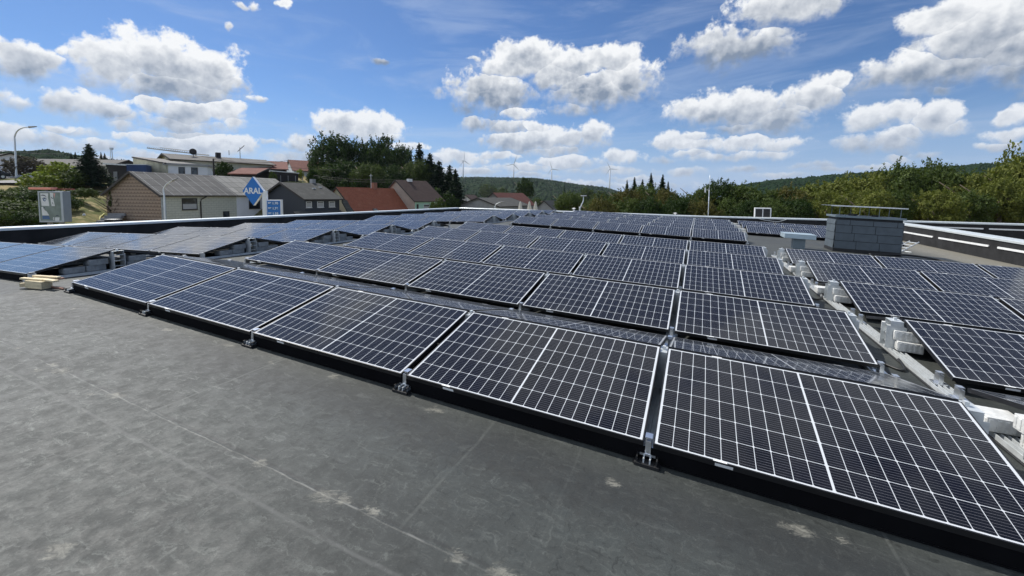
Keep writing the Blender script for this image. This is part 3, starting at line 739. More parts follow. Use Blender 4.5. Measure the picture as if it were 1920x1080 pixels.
def grass_mat():
    mt, n, bs = newmat('dry_grass'); co = n.n.new('ShaderNodeTexCoord').outputs['Object']
    f1 = n.noise(co, .16, 5, .6, .4); f2 = n.noise(co, 1.4, 6, .65); f3 = n.noise(n.v('MULTIPLY', co, (1, 1, 3)), .5, 4)
    c = n.mix(n.ramp(f1, .40, .60), (.095, .105, .035), (.30, .235, .115))
    c = n.mix(n.m('MULTIPLY', n.ramp(f2, .45, .7), .7), c, (.060, .075, .022))
    c = n.mix(n.m('MULTIPLY', n.ramp(f3, .55, .68), .8), c, (.36, .29, .16))
    n.put(bs.inputs['Base Color'], c); bs.inputs['Roughness'].default_value = .95; bs.inputs['Specular IOR Level'].default_value = .1
    bn = n.n.new('ShaderNodeBump'); bn.inputs['Strength'].default_value = .8; bn.inputs['Distance'].default_value = .15; n.put(bn.inputs['Height'], f2); n.put(bs.inputs['Normal'], bn.outputs[0])
    return mt
GRASS = grass_mat()
struct(b.build('ground', GRASS, smooth=True))

# ------------------------------------------------------------------ trees
def leaf_mat(name, c1, c2, trans=.35, rough=.6, spec=.12):
    mt = bpy.data.materials.new(name); mt.use_nodes = True; nt = mt.node_tree; nt.nodes.clear(); n = N(nt)
    g = nt.nodes.new('ShaderNodeNewGeometry').outputs['Random Per Island']
    co = nt.nodes.new('ShaderNodeTexCoord').outputs['Object']; oi = nt.nodes.new('ShaderNodeObjectInfo').outputs['Random']
    f = n.noise(n.v('ADD', co, n.comb(n.m('MULTIPLY', oi, 30.), 0., 0.)), 2.6, 3)
    col = n.mix(n.m('ADD', n.m('MULTIPLY', g, .5), n.m('MULTIPLY', n.ramp(f, .3, .7), .6), clamp=True), c1, c2)
    df = nt.nodes.new('ShaderNodeBsdfPrincipled'); n.put(df.inputs['Base Color'], col); df.inputs['Roughness'].default_value = rough; df.inputs['Specular IOR Level'].default_value = spec
    tr = nt.nodes.new('ShaderNodeBsdfTranslucent'); n.put(tr.inputs[0], n.mul(1., col, (1.0, 1.15, .45)))
    mx = nt.nodes.new('ShaderNodeMixShader'); mx.inputs[0].default_value = trans
    nt.links.new(df.outputs[0], mx.inputs[1]); nt.links.new(tr.outputs[0], mx.inputs[2])
    o = nt.nodes.new('ShaderNodeOutputMaterial'); nt.links.new(mx.outputs[0], o.inputs[0]); return mt
LG = leaf_mat('leaf_green', (.036, .058, .016), (.100, .132, .036), .27)
LD = leaf_mat('leaf_dark', (.018, .036, .012), (.050, .080, .024))
LO = leaf_mat('leaf_olive', (.075, .098, .020), (.185, .195, .046), .27)
LB_ = leaf_mat('leaf_brownish', (.060, .066, .018), (.140, .122, .038), .25)
LY = leaf_mat('leaf_yellow_green', (.12, .16, .025), (.26, .29, .06))
LC = leaf_mat('needle_dark', (.010, .024, .012), (.026, .048, .024), .12)
LSP = leaf_mat('needle_spruce', (.018, .036, .022), (.050, .078, .050), .15)
LGR = leaf_mat('leaf_greyed', (.06, .055, .045), (.13, .11, .10), .2)
BARK = mat('bark', (.09, .07, .05), .9, 0, .3, 8)
def leafq(b, p, nrm, s, rnd):
    t = nrm.cross(Vector((rnd.uniform(-1, 1), rnd.uniform(-1, 1), rnd.uniform(-1, 1)))); t = t.normalized() if t.length > 1e-4 else Vector((1, 0, 0))
    u = nrm.cross(t); l, w = s * rnd.uniform(.7, 1.3), s * rnd.uniform(.4, .75)
    i = len(b.v); b.v += [tuple(p - t * l), tuple(p + u * w), tuple(p + t * l), tuple(p - u * w)]; b.f.append((i, i + 1, i + 2, i + 3)); b.mi.append(0)
def quads_mesh(name, P_, Nn, size, rng, mt):
    """one leaf card per point, as numpy arrays"""
    k = len(P_); Nn = Nn / np.linalg.norm(Nn, axis=1, keepdims=True)
    t = np.cross(Nn, rng.normal(size=(k, 3))); t /= np.linalg.norm(t, axis=1, keepdims=True); u = np.cross(Nn, t)
    l = (size * rng.uniform(.7, 1.3, k))[:, None]; w = (size * rng.uniform(.4, .75, k))[:, None]
    V = np.stack([P_ - t * l, P_ + u * w, P_ + t * l, P_ - u * w], 1).reshape(-1, 3)
    me = bpy.data.meshes.new(name); me.vertices.add(k * 4); me.vertices.foreach_set('co', V.ravel()); me.loops.add(k * 4); me.loops.foreach_set('vertex_index', np.arange(k * 4))
    me.polygons.add(k); me.polygons.foreach_set('loop_start', np.arange(k) * 4); me.polygons.foreach_set('loop_total', np.full(k, 4)); me.materials.append(mt); me.update(); return me
def crown_mesh(seed, nball=30, nleaf=520, ls=.042, flat=1.0):
    rng = np.random.default_rng(seed); C_, R_ = [], []
    for k in range(nball):
        z = rng.uniform(-.85, 1); a = rng.uniform(0, 6.283); rr = math.sqrt(max(0, 1 - z * z)); q = rng.uniform(.45, .76)
        C_.append((math.cos(a) * rr * q, math.sin(a) * rr * q, z * q)); R_.append(rng.uniform(.17, .36))
    C_.append((0, 0, 0)); R_.append(.55); C_ = np.array(C_); R_ = np.array(R_); PP, NN, SS = [], [], []
    for ci in range(len(C_)):
        k = int(nleaf * (R_[ci] / .3) ** 2); d = rng.normal(size=(k, 3)); d /= np.linalg.norm(d, axis=1, keepdims=True)
        bump = 1 + .16 * np.sin(d[:, 0] * 7 + ci) * np.sin(d[:, 1] * 6 + 2 * ci) + .12 * np.sin(d[:, 2] * 11 + ci)
        p = C_[ci] + d * (R_[ci] * rng.uniform(.74, 1.12, k) * bump)[:, None]
        dist = np.linalg.norm(p[:, None] - C_[None], axis=2) / R_[None]; dist[:, ci] = 9
        keep = dist.min(1) > .74; PP.append(p[keep]); NN.append((d + rng.normal(size=(k, 3)) * .5)[keep]); SS.append(np.full(keep.sum(), ls))
    for k in range(60):
        d = rng.normal(size=3); d[2] = abs(d[2]) * .9; d /= np.linalg.norm(d); b0 = d * rng.uniform(.70, .86); dd = d + rng.normal(size=3) * .35; dd /= np.linalg.norm(dd); m_ = 22
        p = b0 + dd * (np.arange(m_) * .012)[:, None] + rng.normal(size=(m_, 3)) * .02; PP.append(p); NN.append(d + rng.normal(size=(m_, 3)) * .8); SS.append(np.full(m_, ls * .85))
    return quads_mesh('crown', np.concatenate(PP), np.concatenate(NN), np.concatenate(SS), rng, LG)
def conifer_mesh(seed, nl=40, droop=.25):
    rng = np.random.default_rng(seed); PP, NN, SS = [], [], []
    for i in range(nl):
        z = (i + rng.uniform(0, .6)) / nl; R0 = (1 - z) ** .9 * .31 + .012; nb = max(5, int(15 * (1 - z) + 5))
        for k in range(nb):
            a = rng.uniform(0, 6.283); L = R0 * rng.uniform(.6, 1.12); dr = droop * rng.uniform(.3, 1.2); m_ = max(4, int(L / .0075)); t = (np.arange(m_) + .6) / m_
            p = np.stack([math.cos(a) * L * t, math.sin(a) * L * t, z - dr * L * t * t + .10 * L * t], 1) + rng.normal(size=(m_, 3)) * (.012, .012, .006)
            PP.append(p); NN.append(rng.normal(size=(m_, 3)) * (.6, .6, .3) + (0, 0, 1)); SS.append(.024 * (1.2 - .4 * t))
    m_ = 40; p = rng.normal(size=(m_, 3)) * (.005, .005, .0) + np.stack([np.zeros(m_), np.zeros(m_), np.linspace(.95, 1.02, m_)], 1); PP.append(p); NN.append(rng.normal(size=(m_, 3)) + (0, 0, .2)); SS.append(np.full(m_, .012))
    return quads_mesh('crown', np.concatenate(PP), np.concatenate(NN), np.concatenate(SS), rng, LC)
CRW = [crown_mesh(s) for s in (11, 12, 13, 14)]
CRF = [crown_mesh(s, 22, 150, .075) for s in (21, 22)]
CON = [conifer_mesh(s) for s in (31, 32)]
def trunk_mesh(h, r, limbs=5, seed=0):
    rnd = random.Random(seed); b = MB(); b.tube([(0, 0, 0), (r * .3, 0, h * .5), (0, r * .4, h)], r, 8, r2=r * .35)
    for k in range(limbs):
        z = h * rnd.uniform(.45, .95); a = rnd.uniform(0, 6.28); l = h * rnd.uniform(.25, .45)
        b.tube([(0, 0, z), (math.cos(a) * l * .5, math.sin(a) * l * .5, z + l * .35), (math.cos(a) * l, math.sin(a) * l, z + l * .8)], r * .4, 5, r2=r * .1)
    return b.mesh('trunk', BARK, True)
TRK = trunk_mesh(1, .045, 6, 3); TRC = trunk_mesh(1, .02, 0, 4)
cnt = [0]
def tree(px, ptop, d, wpx, mt, label, name='tree', crowns=CRW, cat='tree', group=None, hb=None, zsc=None, rzr=None):
    """crown top at pixel row ptop, width wpx pixels at depth d"""
    cnt[0] += 1; rnd = random.Random(cnt[0] * 7)
    top = at(px, ptop, d); rad = wpx / 2 * d / FPX; zg = ground(top.x, top.y)
    if hb is not None: zg = hb
    M = T((top.x, top.y, zg)); root = empty(name, M, label, cat, group)
    rz = rzr or rad * (zsc or 1.0); hz = top.z - zg
    rz = min(rz, hz * .55) if rzr is None else rz
    if cat in ('bush', 'shrub'): rz = max(min(hz * .56, rad * 2.2), rad * .5)
    me = crowns[cnt[0] % len(crowns)]
    c = link('crown', me, root); c.matrix_basis = T((0, 0, hz - rz * .98)) @ RZ(rnd.uniform(0, 6.28)) @ Matrix.Diagonal((rad, rad, rz, 1))
    c.material_slots[0].link = 'OBJECT'; c.material_slots[0].material = mt
    t = link('trunk', TRK, root); hh = max(.5, hz - rz * .8); t.matrix_basis = Matrix.Diagonal((hh, hh, hh, 1))
    return root
def conifer(px, ptop, d, wpx, pbase, label, mt=None, group=None, name='conifer'):
    cnt[0] += 1; rnd = random.Random(cnt[0]); top = at(px, ptop, d); zg = ground(top.x, top.y)
    root = empty(name, T((top.x, top.y, zg)), label, 'conifer', group)
    zb = max(zg + .3, min(at(px, pbase, d).z, top.z - 1)) if pbase else zg + .4
    H = top.z - zb; rad = wpx / 2 * d / FPX / .31
    c = link('crown', CON[cnt[0] % 2], root); c.matrix_basis = T((0, 0, zb - zg)) @ RZ(rnd.uniform(0, 6)) @ Matrix.Diagonal((rad, rad, H, 1))
    if mt: c.material_slots[0].link = 'OBJECT'; c.material_slots[0].material = mt
    t = link('trunk', TRC, root); hh = top.z - zg - .3; t.matrix_basis = Matrix.Diagonal((hh, hh, hh, 1)); return root

ord2 = ['first', 'second', 'third', 'fourth', 'fifth', 'sixth', 'seventh', 'eighth', 'ninth', 'tenth', 'eleventh', 'twelfth', 'thirteenth', 'fourteenth', 'fifteenth', 'sixteenth', 'seventeenth', 'eighteenth', 'nineteenth', 'twentieth', 'last']
# dark wood on the knoll behind the red roof
gk = 'dark trees behind the red roofed house'
for px, pt, d, w, mt, lab, zz in [
    (622, 246, 78, 86, LD, 'tall dark broadleaf tree at the left end of the knoll wood', 1.3),
    (668, 258, 80, 70, LD, 'dark broadleaf tree second from the left in the knoll wood', 1.4),
    (716, 253, 82, 84, LD, 'dark round topped tree in the middle of the knoll wood', 1.3),
    (752, 268, 80, 56, LD, 'dark tree right of the middle of the knoll wood', 1.5),
    (640, 296, 72, 80, LD, 'lower dark tree in front at the left of the knoll wood', 1.0),
    (690, 303, 68, 56, LG, 'paler grey green tree rising right behind the dark slate roof', 1.0),
    (738, 308, 72, 64, LD, 'lower dark tree behind the chimney of the red roof', 1.0),
    (779, 296, 74, 60, LG, 'lighter green tree behind the brown roof of the green house', 1.2),
    (600, 312, 68, 40, LG, 'green bush tree left of the knoll wood', 1.0)]:
    tree(px, pt, d * 1.36, w * 1.12, mt, lab, 'broadleaf_tree', group=gk, zsc=zz)
for px, pt, d, w, lab in [(786, 271, 80, 40, 'tall pointed conifer at the right of the knoll wood'), (806, 290, 79, 44, 'broad dark conifer right of the tallest pointed one'),
                          (823, 304, 77, 46, 'dark conifer above the brown roof of the green house'), (843, 312, 76, 38, 'dark conifer second from the right end of the knoll wood'),
                          (854, 319, 74, 34, 'last dark conifer at the right end of the knoll wood')]:
    conifer(px, pt, d * 1.30, w * 2.1, 420, lab, group='dark conifers beside the knoll wood')
for i, (px, pt, w) in enumerate([(800, 296, 52), (826, 316, 44), (846, 328, 36)]):
    tree(px, pt, 103, w, LD, f'{ord2[i]} dark broadleaf tree from the left mixed among the conifers right of the knoll wood', 'broadleaf_tree', group='dark trees among the conifers', zsc=1.6)
for i, (px, pt) in enumerate([(612, 330), (640, 336), (668, 338), (700, 336), (728, 340), (756, 338), (790, 345), (815, 352), (842, 362)]):
    tree(px, pt, 90, 46, LD, f'{ord2[i]} low dark bush from the left under the knoll wood', 'bush', CRF, 'bush', 'dark bushes under the knoll wood', zsc=1.2)
tree(822, 371, 62, 34, LG, 'small green shrub right of the pale green house', 'shrub', CRF, 'shrub', hb=-3)
tree(586, 316, 62, 22, LD, 'dark clipped shrub beside the long shed', 'shrub', CRF, 'shrub')
# belt of trees beyond the far parapet
belt = [(1068, 357, 46, 56, LG, 1.0), (1112, 373, 44, 50, LG, .9), (1150, 366, 44, 56, LG, 1.0), (1178, 350, 44, 62, LB_, 1.0), (1215, 343, 46, 70, LG, 1.1),
        (1250, 352, 43, 56, LB_, 1.0), (1288, 362, 42, 60, LG, 1.0), (1318, 348, 45, 46, LG, 1.1), (1352, 333, 46, 76, LD, 1.2), (1396, 341, 44, 76, LG, 1.2),
        (1440, 354, 42, 66, LG, 1.0), (1484, 346, 42, 74, LB_, 1.1), (1534, 338, 42, 84, LO, 1.2), (1588, 325, 41, 92, LO, 1.3), (1640, 318, 40, 90, LO, 1.3),
        (1694, 300, 39, 96, LG, 1.5), (1745, 296, 40, 90, LG, 1.5), (1790, 312, 38, 84, LG, 1.4), (1838, 322, 36, 80, LO, 1.2), (1880, 330, 34, 76, LO, 1.2), (1935, 262, 36, 120, LO, 1.7)]
CN = {'leaf_green': 'green', 'leaf_dark': 'dark green', 'leaf_olive': 'yellowish olive', 'leaf_brownish': 'brownish'}
for i, (px, pt, d, w, mt, zz) in enumerate(belt):
    tree(px, pt, d, w * 1.12, mt, f'{CN[mt.name]} tree, {ord2[i]} from the left in the belt beyond the far parapet', 'broadleaf_tree', group='belt of trees beyond the far parapet', zsc=zz)
rnd = random.Random(99)
low = list(range(1130, 1960, 46))
for i, px in enumerate(low):
    mt = [LG, LG, LO, LB_, LD][rnd.randrange(5)] if px < 1500 else [LG, LO, LG, LO][rnd.randrange(4)]
    tree(px + rnd.uniform(-8, 8), 372 - (px > 1500) * 14 - rnd.uniform(0, 10), 34 + rnd.uniform(-1.5, 1.5), 74, mt, f'low {CN[mt.name]} bush tree, {ord2[i]} from the left just behind the far parapet', 'bush_tree', group='low front trees beyond the far parapet', zsc=1.3)
for i, (px, pt, w) in enumerate([(1176, 338, 13), (1190, 333, 20), (1205, 337, 20), (1221, 325, 21), (1243, 328, 22), (1253, 341, 14)]):
    conifer(px, pt, 62, w * 1.25, 380, f'{ord2[i]} dark spruce from the left rising above the tree belt', group='dark spruces above the tree belt', name='spruce')
tree(985, 333, 140, 36, LD, 'single tall dark tree in front of the wooded hill', 'broadleaf_tree', CRF, zsc=1.35)
conifer(1058, 347, 300, 7, 372, 'tiny pointed conifer on the hill slope right of the tall dark tree')
for i, (px, pt, d, w) in enumerate([(958, 378, 105, 22), (1005, 372, 160, 34), (1030, 383, 120, 30), (940, 352, 420, 30), (915, 345, 520, 34), (1100, 352, 300, 34), (1125, 358, 260, 40), (1148, 362, 260, 34)]):
    tree(px, pt, d, w, LG, f'{ord2[i]} far tree of the village below the wooded hill', 'far_tree', CRF, group='far trees below the wooded hill', hb=at(px, pt, d).z - w * d / FPX * 1.2)
# left slope: shrubs and blue spruce
for px, pt, d, w, mt, lab, zz in [
    (112, 303, 58, 62, LY, 'yellow green bush left of the dark spruce', .8), (82, 322, 52, 66, LY, 'yellow green bush lower left of the spruce', .8),
    (130, 318, 54, 54, LG, 'green bush at the foot of the spruce', .9), (52, 345, 44, 90, LG, 'wide green bush above the billboard', .8),
    (20, 352, 42, 80, LG, 'green bush at the left edge above the parapet', .9), (28, 372, 37, 110, LG, 'large leafy green bush left of the billboard', .8), (92, 352, 42, 90, LD, 'dark green bush right behind the billboard', .9),
    (-20, 385, 34, 90, LG, 'leafy bush cut by the left edge', .9), (60, 392, 35, 70, LD, 'dark low bush at the left foot of the billboard', .8)]:
    tree(px, pt, d, w, mt, lab, 'bush', CRF if d > 50 else CRW, 'bush', 'bushes on the left slope', zsc=zz)
for px, w, lab in ((150, 40, 'low juniper mound on the dry grass'), (166, 28, 'smaller juniper mound touching the larger one')):
    tree(px, 353, 47, w, LG, lab, 'juniper', CRF, 'shrub', 'juniper mounds', hb=at(px, 353, 47).z - 1.1)
conifer(166, 271, 56, 74, 354, 'dark bushy spruce on the grass slope above the billboard', LSP, name='spruce')
tree(42, 292, 68, 60, LGR, 'thin greyish purple tree beside the left street lamp', 'bare_tree', CRF, 'tree', zsc=1.0)
for i, (px, pt, w) in enumerate([(133, 286, 6), (141, 285, 7), (189, 285, 6), (196, 287, 7)]):
    conifer(px, pt, 150, w * 1.3, 303, f'{ord2[i]} tiny dark conifer on the left skyline beside the big spruce', group='tiny skyline conifers')
tree(419, 304, 62, 36, LD, 'round dark green bush beside the utility pole', 'bush', CRF, 'bush')
tree(512, 322, 61, 14, LG, 'small leafy shrub before the long shed', 'shrub', CRF, 'shrub')
tree(562, 317, 66, 14, LY, 'small yellow green shrub below the white gable house', 'shrub', CRF, 'shrub')
for k, (px, pt) in enumerate([(209, 352), (212, 362), (209, 372)]):
    tree(px, pt, 43, 10, LG, f'{ORD[k]} potted shrub beside the tiled gable wall', 'shrub', CRF, 'shrub', 'shrubs beside the gable', rzr=.5)

# ------------------------------------------------------------------ buildings
def gmat(name, fn, rough=.85, bump=None):
    mt, n, bs = newmat(name); co = n.n.new('ShaderNodeTexCoord').outputs['Object']; x, y, z = n.xyz(co)
    c, h = fn(n, co, x, y, z); n.put(bs.inputs['Base Color'], c); bs.inputs['Roughness'].default_value = rough; bs.inputs['Specular IOR Level'].default_value = .25
    if h is not None:
        bn = n.n.new('ShaderNodeBump'); bn.inputs['Strength'].default_value = .8; bn.inputs['Distance'].default_value = bump or .05
        n.put(bn.inputs['Height'], h); n.put(bs.inputs['Normal'], bn.outputs[0])
    return mt
def f_scale(n, co, x, y, z):        # rows of scalloped shingles
    row = n.m('DIVIDE', z, .34); ri = n.m('FLOOR', row); rf = n.m('FRACT', row)
    u = n.m('FRACT', n.m('ADD', n.m('DIVIDE', n.m('ADD', x, y), .42), n.m('MULTIPLY', ri, .5)))
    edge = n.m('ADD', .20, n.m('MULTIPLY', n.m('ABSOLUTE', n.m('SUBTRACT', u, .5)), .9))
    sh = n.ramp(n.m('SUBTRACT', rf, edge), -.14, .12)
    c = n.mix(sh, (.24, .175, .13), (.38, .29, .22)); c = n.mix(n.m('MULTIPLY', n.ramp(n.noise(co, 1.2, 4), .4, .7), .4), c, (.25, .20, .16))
    return c, sh
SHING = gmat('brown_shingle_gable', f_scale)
def f_block(n, co, x, y, z):        # rendered block wall with faint joints
    row = n.m('DIVIDE', z, .25); ri = n.m('FLOOR', row); rf = n.m('FRACT', row)
    u = n.m('FRACT', n.m('ADD', n.m('DIVIDE', n.m('ADD', x, y), .62), n.m('MULTIPLY', ri, .5)))
    j = n.m('MAXIMUM', n.m('LESS_THAN', rf, .13), n.m('LESS_THAN', u, .05))
    c = n.mix(n.noise(co, 1.6, 5), (.52, .52, .43), (.66, .66, .56)); return n.mix(n.m('MULTIPLY', j, .55), c, (.27, .27, .22)), None
BLOCKW = gmat('cream_block_wall', f_block)
def roofmat(name, base, dark, light, row, col, streak=.4, axis='y'):
    def f(n, co, x, y, z):
        # x: down the slope (object space), y: along the ridge
        rr = n.m('DIVIDE', z, row); rf = n.m('FRACT', rr); uf = n.m('FRACT', n.m('ADD', n.m('DIVIDE', y, col), n.m('MULTIPLY', n.m('FLOOR', rr), .5)))
        wn = n.n.new('ShaderNodeTexWhiteNoise'); wn.noise_dimensions = '2D'
        n.put(wn.inputs['Vector'], n.comb(n.m('FLOOR', rr), n.m('FLOOR', n.m('DIVIDE', y, col)), 0.))
        c = n.mix(wn.outputs['Value'], base, tuple(v * .8 for v in base))
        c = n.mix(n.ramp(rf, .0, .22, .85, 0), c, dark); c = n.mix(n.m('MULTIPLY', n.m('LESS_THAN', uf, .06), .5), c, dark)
        c = n.mix(n.m('MULTIPLY', n.ramp(n.noise(co, 1.1, 6, .7), .5, .72), streak), c, light); return c, rf
    return gmat(name, f)
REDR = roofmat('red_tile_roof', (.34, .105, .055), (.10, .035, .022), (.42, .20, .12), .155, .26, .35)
BRNR = roofmat('brown_tile_roof', (.105, .070, .058), (.045, .030, .026), (.16, .12, .10), .16, .3, .35)
DRKR = roofmat('dark_slate_roof', (.085, .085, .078), (.035, .035, .034), (.15, .15, .135), .17, .33, .45)
GRYR = roofmat('grey_roof', (.16, .15, .14), (.08, .08, .075), (.2, .19, .17), .3, .6, .3)
PINKR = roofmat('reddish_brown_roof', (.19, .075, .058), (.09, .04, .034), (.27, .14, .11), .2, .4, .35)
def f_corr(light):
    def f(n, co, x, y, z):
        w = n.m('SINE', n.m('MULTIPLY', y, 2 * math.pi / .18)); sheet = n.m('FRACT', n.m('DIVIDE', y, 1.04)); rowf = n.m('FRACT', n.m('DIVIDE', z, .62))
        wn = n.n.new('ShaderNodeTexWhiteNoise'); wn.noise_dimensions = '2D'
        n.put(wn.inputs['Vector'], n.comb(n.m('FLOOR', n.m('DIVIDE', y, 1.04)), n.m('FLOOR', n.m('DIVIDE', z, .62)), 0.))
        stk = n.noise(n.comb(n.m('MULTIPLY', y, 5.), n.m('MULTIPLY', z, .6), 0.), 1.6, 5, .7)
        a, b_ = ((.30, .29, .26), (.42, .40, .36)) if light else ((.135, .13, .122), (.20, .19, .175))
        c = n.mix(wn.outputs['Value'], a, b_)
        c = n.mix(n.m('MULTIPLY', n.ramp(stk, .54, .70), .55), c, (.42, .41, .38)); c = n.mix(n.m('MULTIPLY', n.ramp(stk, .30, .42, 1, 0), .6), c, (.07, .065, .06))
        c = n.mix(n.m('MULTIPLY', n.m('LESS_THAN', sheet, .07), .75), c, (.45, .44, .42) if not light else (.12, .12, .11))
        c = n.mix(n.m('MULTIPLY', n.m('LESS_THAN', rowf, .07), .6), c, (.06, .06, .055))
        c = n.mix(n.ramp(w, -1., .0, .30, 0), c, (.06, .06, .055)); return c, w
    return f
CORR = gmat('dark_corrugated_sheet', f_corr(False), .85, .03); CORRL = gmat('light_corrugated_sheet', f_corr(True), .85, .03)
WWALL = mat('white_render', (.78, .79, .82), .85, 0, .04, 1.2); CREAM = mat('cream_render', (.50, .49, .41), .85, 0, .1, .9)
STAIN = mat('stained_render', (.46, .44, .33), .85, 0, .15, .6, col2=(.27, .26, .19)); MINT = mat('mint_render', (.42, .62, .50), .85, 0, .05, 1)
PINKW = mat('pinkish_render', (.40, .33, .28), .85, 0, .08, 1); NAVY = mat('navy_slate_wall', (.035, .042, .055), .7, 0, .15, 6); BEIGE = mat('beige_render', (.60, .55, .43), .85, 0, .06, 1)
GREYW = mat('grey_render', (.30, .30, .30), .85, 0, .1, 1); BLUE = mat('blue_container', (.02, .05, .14), .6, 0, .15, 1); DARKW = mat('dark_timber', (.028, .024, .024), .8, 0, .2, 3)
TRIMD = mat('dark_trim', (.035, .030, .028), .7); TRIMW = mat('white_trim', (.7, .7, .68), .6); BRICK = mat('chimney_brick', (.32, .14, .09), .85, 0, .2, 8)
def pane_mat():
    mt, n, b = newmat('window_pane'); co = n.n.new('ShaderNodeTexCoord').outputs['Object']
    n.put(b.inputs['Base Color'], n.mix(n.ramp(n.noise(co, .9, 2), .45, .55), (.02, .024, .03), (.07, .08, .09))); b.inputs['Roughness'].default_value = .06; return mt
PANE = pane_mat(); BLIND = mat('roller_blind', (.45, .45, .44), .6, 0, .04, 2)
HF = []
def hdir(a, b_): v = RH * a + FH * b_; return v.normalized()
def house(name, label, A, dirc, L, w, drop, wallm, roofm, over=.35, gable=None, cat='house', wl=None, windows=(), base=None, gw=(), roofs=None, th=.14, right_only=False):
    """A: near end of the ridge; ridge runs along dirc; camera side eave is +x of the ridge"""
    P = at(*A); dv = hdir(*dirc); M = frame((P.x, P.y, 0), (dv.x, dv.y)); root = empty(name, M, label, cat)
    zr = P.z; ze = zr - drop; zb = base if base is not None else min(ground(P.x, P.y), ground((P + dv * L).x, (P + dv * L).y)) - 1.5; wl = wl or w
    e = .02
    # walls: prism split so the gable end can have its own surface
    b = MB(); b.quad((w, 0, zb), (w, L, zb), (w, L, ze), (w, 0, ze)); b.quad((-wl, L, zb), (-wl, 0, zb), (-wl, 0, ze), (-wl, L, ze))
    b.poly([(w, L, zb), (-wl, L, zb), (-wl, L, ze), (0, L, zr - .05), (w, L, ze)])
    b.poly([(-wl, 0, zb), (w, 0, zb), (w, 0, ze), (0, 0, zr - .05), (-wl, 0, ze)], 1)
    b.build('wall', [wallm, gable or wallm], root, fix=False)
    k = drop / w; kl = drop / wl
    segs = roofs or [(0, L, roofm)]
    for i, (y0, y1, rm) in enumerate(segs):
        a0 = y0 - (over if i == 0 else 0); a1 = y1 + (over if i == len(segs) - 1 else 0); b = MB()
        b.prism([(0, zr), (w + over, ze - k * over), (w + over, ze - k * over - th), (0, zr - th), (-wl - over, ze - kl * over - th), (-wl - over, ze - kl * over)], a0, a1)
        b.build('roof', rm, root)
    b = MB()                                            # verge boards and gutter
    for yy in (-over - .03, L + over):
        b.prism([(0, zr + .03), (w + over, ze - k * over + .03), (w + over, ze - k * over - th - .08), (0, zr - th - .10), (-wl - over, ze - kl * over - th - .08), (-wl - over, ze - kl * over + .03)], yy, yy + .03)
    b.box(w + over, w + over + .10, -over, L + over, ze - k * over - .12, ze - k * over - .02)
    b.build('verge_and_gutter', TRIMD, root)
    def win(x0, y0, x1, y1, z0, z1, fr=TRIMW, pane=PANE, nrm=None, bar=False, half=None):
        d = Vector((x1 - x0, y1 - y0, 0)); t = d.normalized(); nv = Vector((t.y, -t.x, 0)); o = Vector((x0, y0, 0)); Lw = d.length; f_ = .07
        X = Matrix(((t.x, nv.x, 0, o.x), (t.y, nv.y, 0, o.y), (0, 0, 1, 0), (0, 0, 0, 1)))
        b = MB(); b.box(0, Lw, .0, .05, z1 - f_, z1, M=X); b.box(0, Lw, .0, .05, z0, z0 + f_, M=X); b.box(0, f_, 0, .05, z0 + f_, z1 - f_, M=X); b.box(Lw - f_, Lw, 0, .05, z0 + f_, z1 - f_, M=X)
        if bar: b.box(f_, Lw - f_, 0, .045, (z0 + z1) / 2 - .03, (z0 + z1) / 2 + .03, M=X)
        b.box(-.05, Lw + .05, 0, .10, z0 - .05, z0 - .002, M=X)
        fo = b.build('window', fr, root); p = MB(); p.box(f_, Lw - f_, .012, .022, z0 + f_, z1 - f_, M=X); p.build('pane', pane, fo)
        if half: p = MB(); p.box(f_ + .01, Lw - f_ - .01, .024, .032, z0 + f_, z0 + (z1 - z0) * half, M=X); p.build('blind', BLIND, fo)
    for q in windows:                                    # on the +x wall: y0, y1, z0, z1 relative to the eave
        y0, y1, z0, z1 = q[:4]; kw = q[4] if len(q) > 4 else {}
        win(w + .002, y0, w + .002, y1, ze + z0, ze + z1, **kw)
    for q in gw:                                         # on the near gable: x0, x1, z0, z1
        x0, x1, z0, z1 = q[:4]; kw = q[4] if len(q) > 4 else {}
        win(x0, -.002, x1, -.002, ze + z0, ze + z1, **kw)
    return root, zr, ze, k
# long building with shingle gable and corrugated roof
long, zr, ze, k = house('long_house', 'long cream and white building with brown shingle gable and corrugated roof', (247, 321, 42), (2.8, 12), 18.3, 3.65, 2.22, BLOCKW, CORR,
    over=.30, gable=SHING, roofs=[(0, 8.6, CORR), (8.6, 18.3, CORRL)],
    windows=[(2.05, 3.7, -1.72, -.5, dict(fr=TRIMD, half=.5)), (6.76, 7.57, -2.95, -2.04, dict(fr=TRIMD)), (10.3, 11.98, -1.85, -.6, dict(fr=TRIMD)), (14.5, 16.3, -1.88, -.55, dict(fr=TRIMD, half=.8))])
b = MB(); b.box(3.652, 3.70, 8.6, 18.32, -6, ze - .12); b.build('white_wall', WWALL, long)
for c_ in long.children:
    if c_.name.startswith('window'):
        ys = [v.co.y for v in c_.data.vertices]
        if min(ys) > 8.7: c_.location.x = .05
b = MB(); b.tube([(3.95, 4.6, ze - .30), (3.95, 4.4, ze - .40), (3.80, 4.1, ze - .62), (3.74, 4.05, ze - .9), (3.74, 4.05, -5)], .06, 8); b.build('downpipe', TRIMD, long, smooth=True)
b = MB(); b.box(3.62, 3.69, .0, .45, -6, ze - .15); b.build('corner_strip', mat('pale_grey_render', (.42, .45, .45), .8), long)

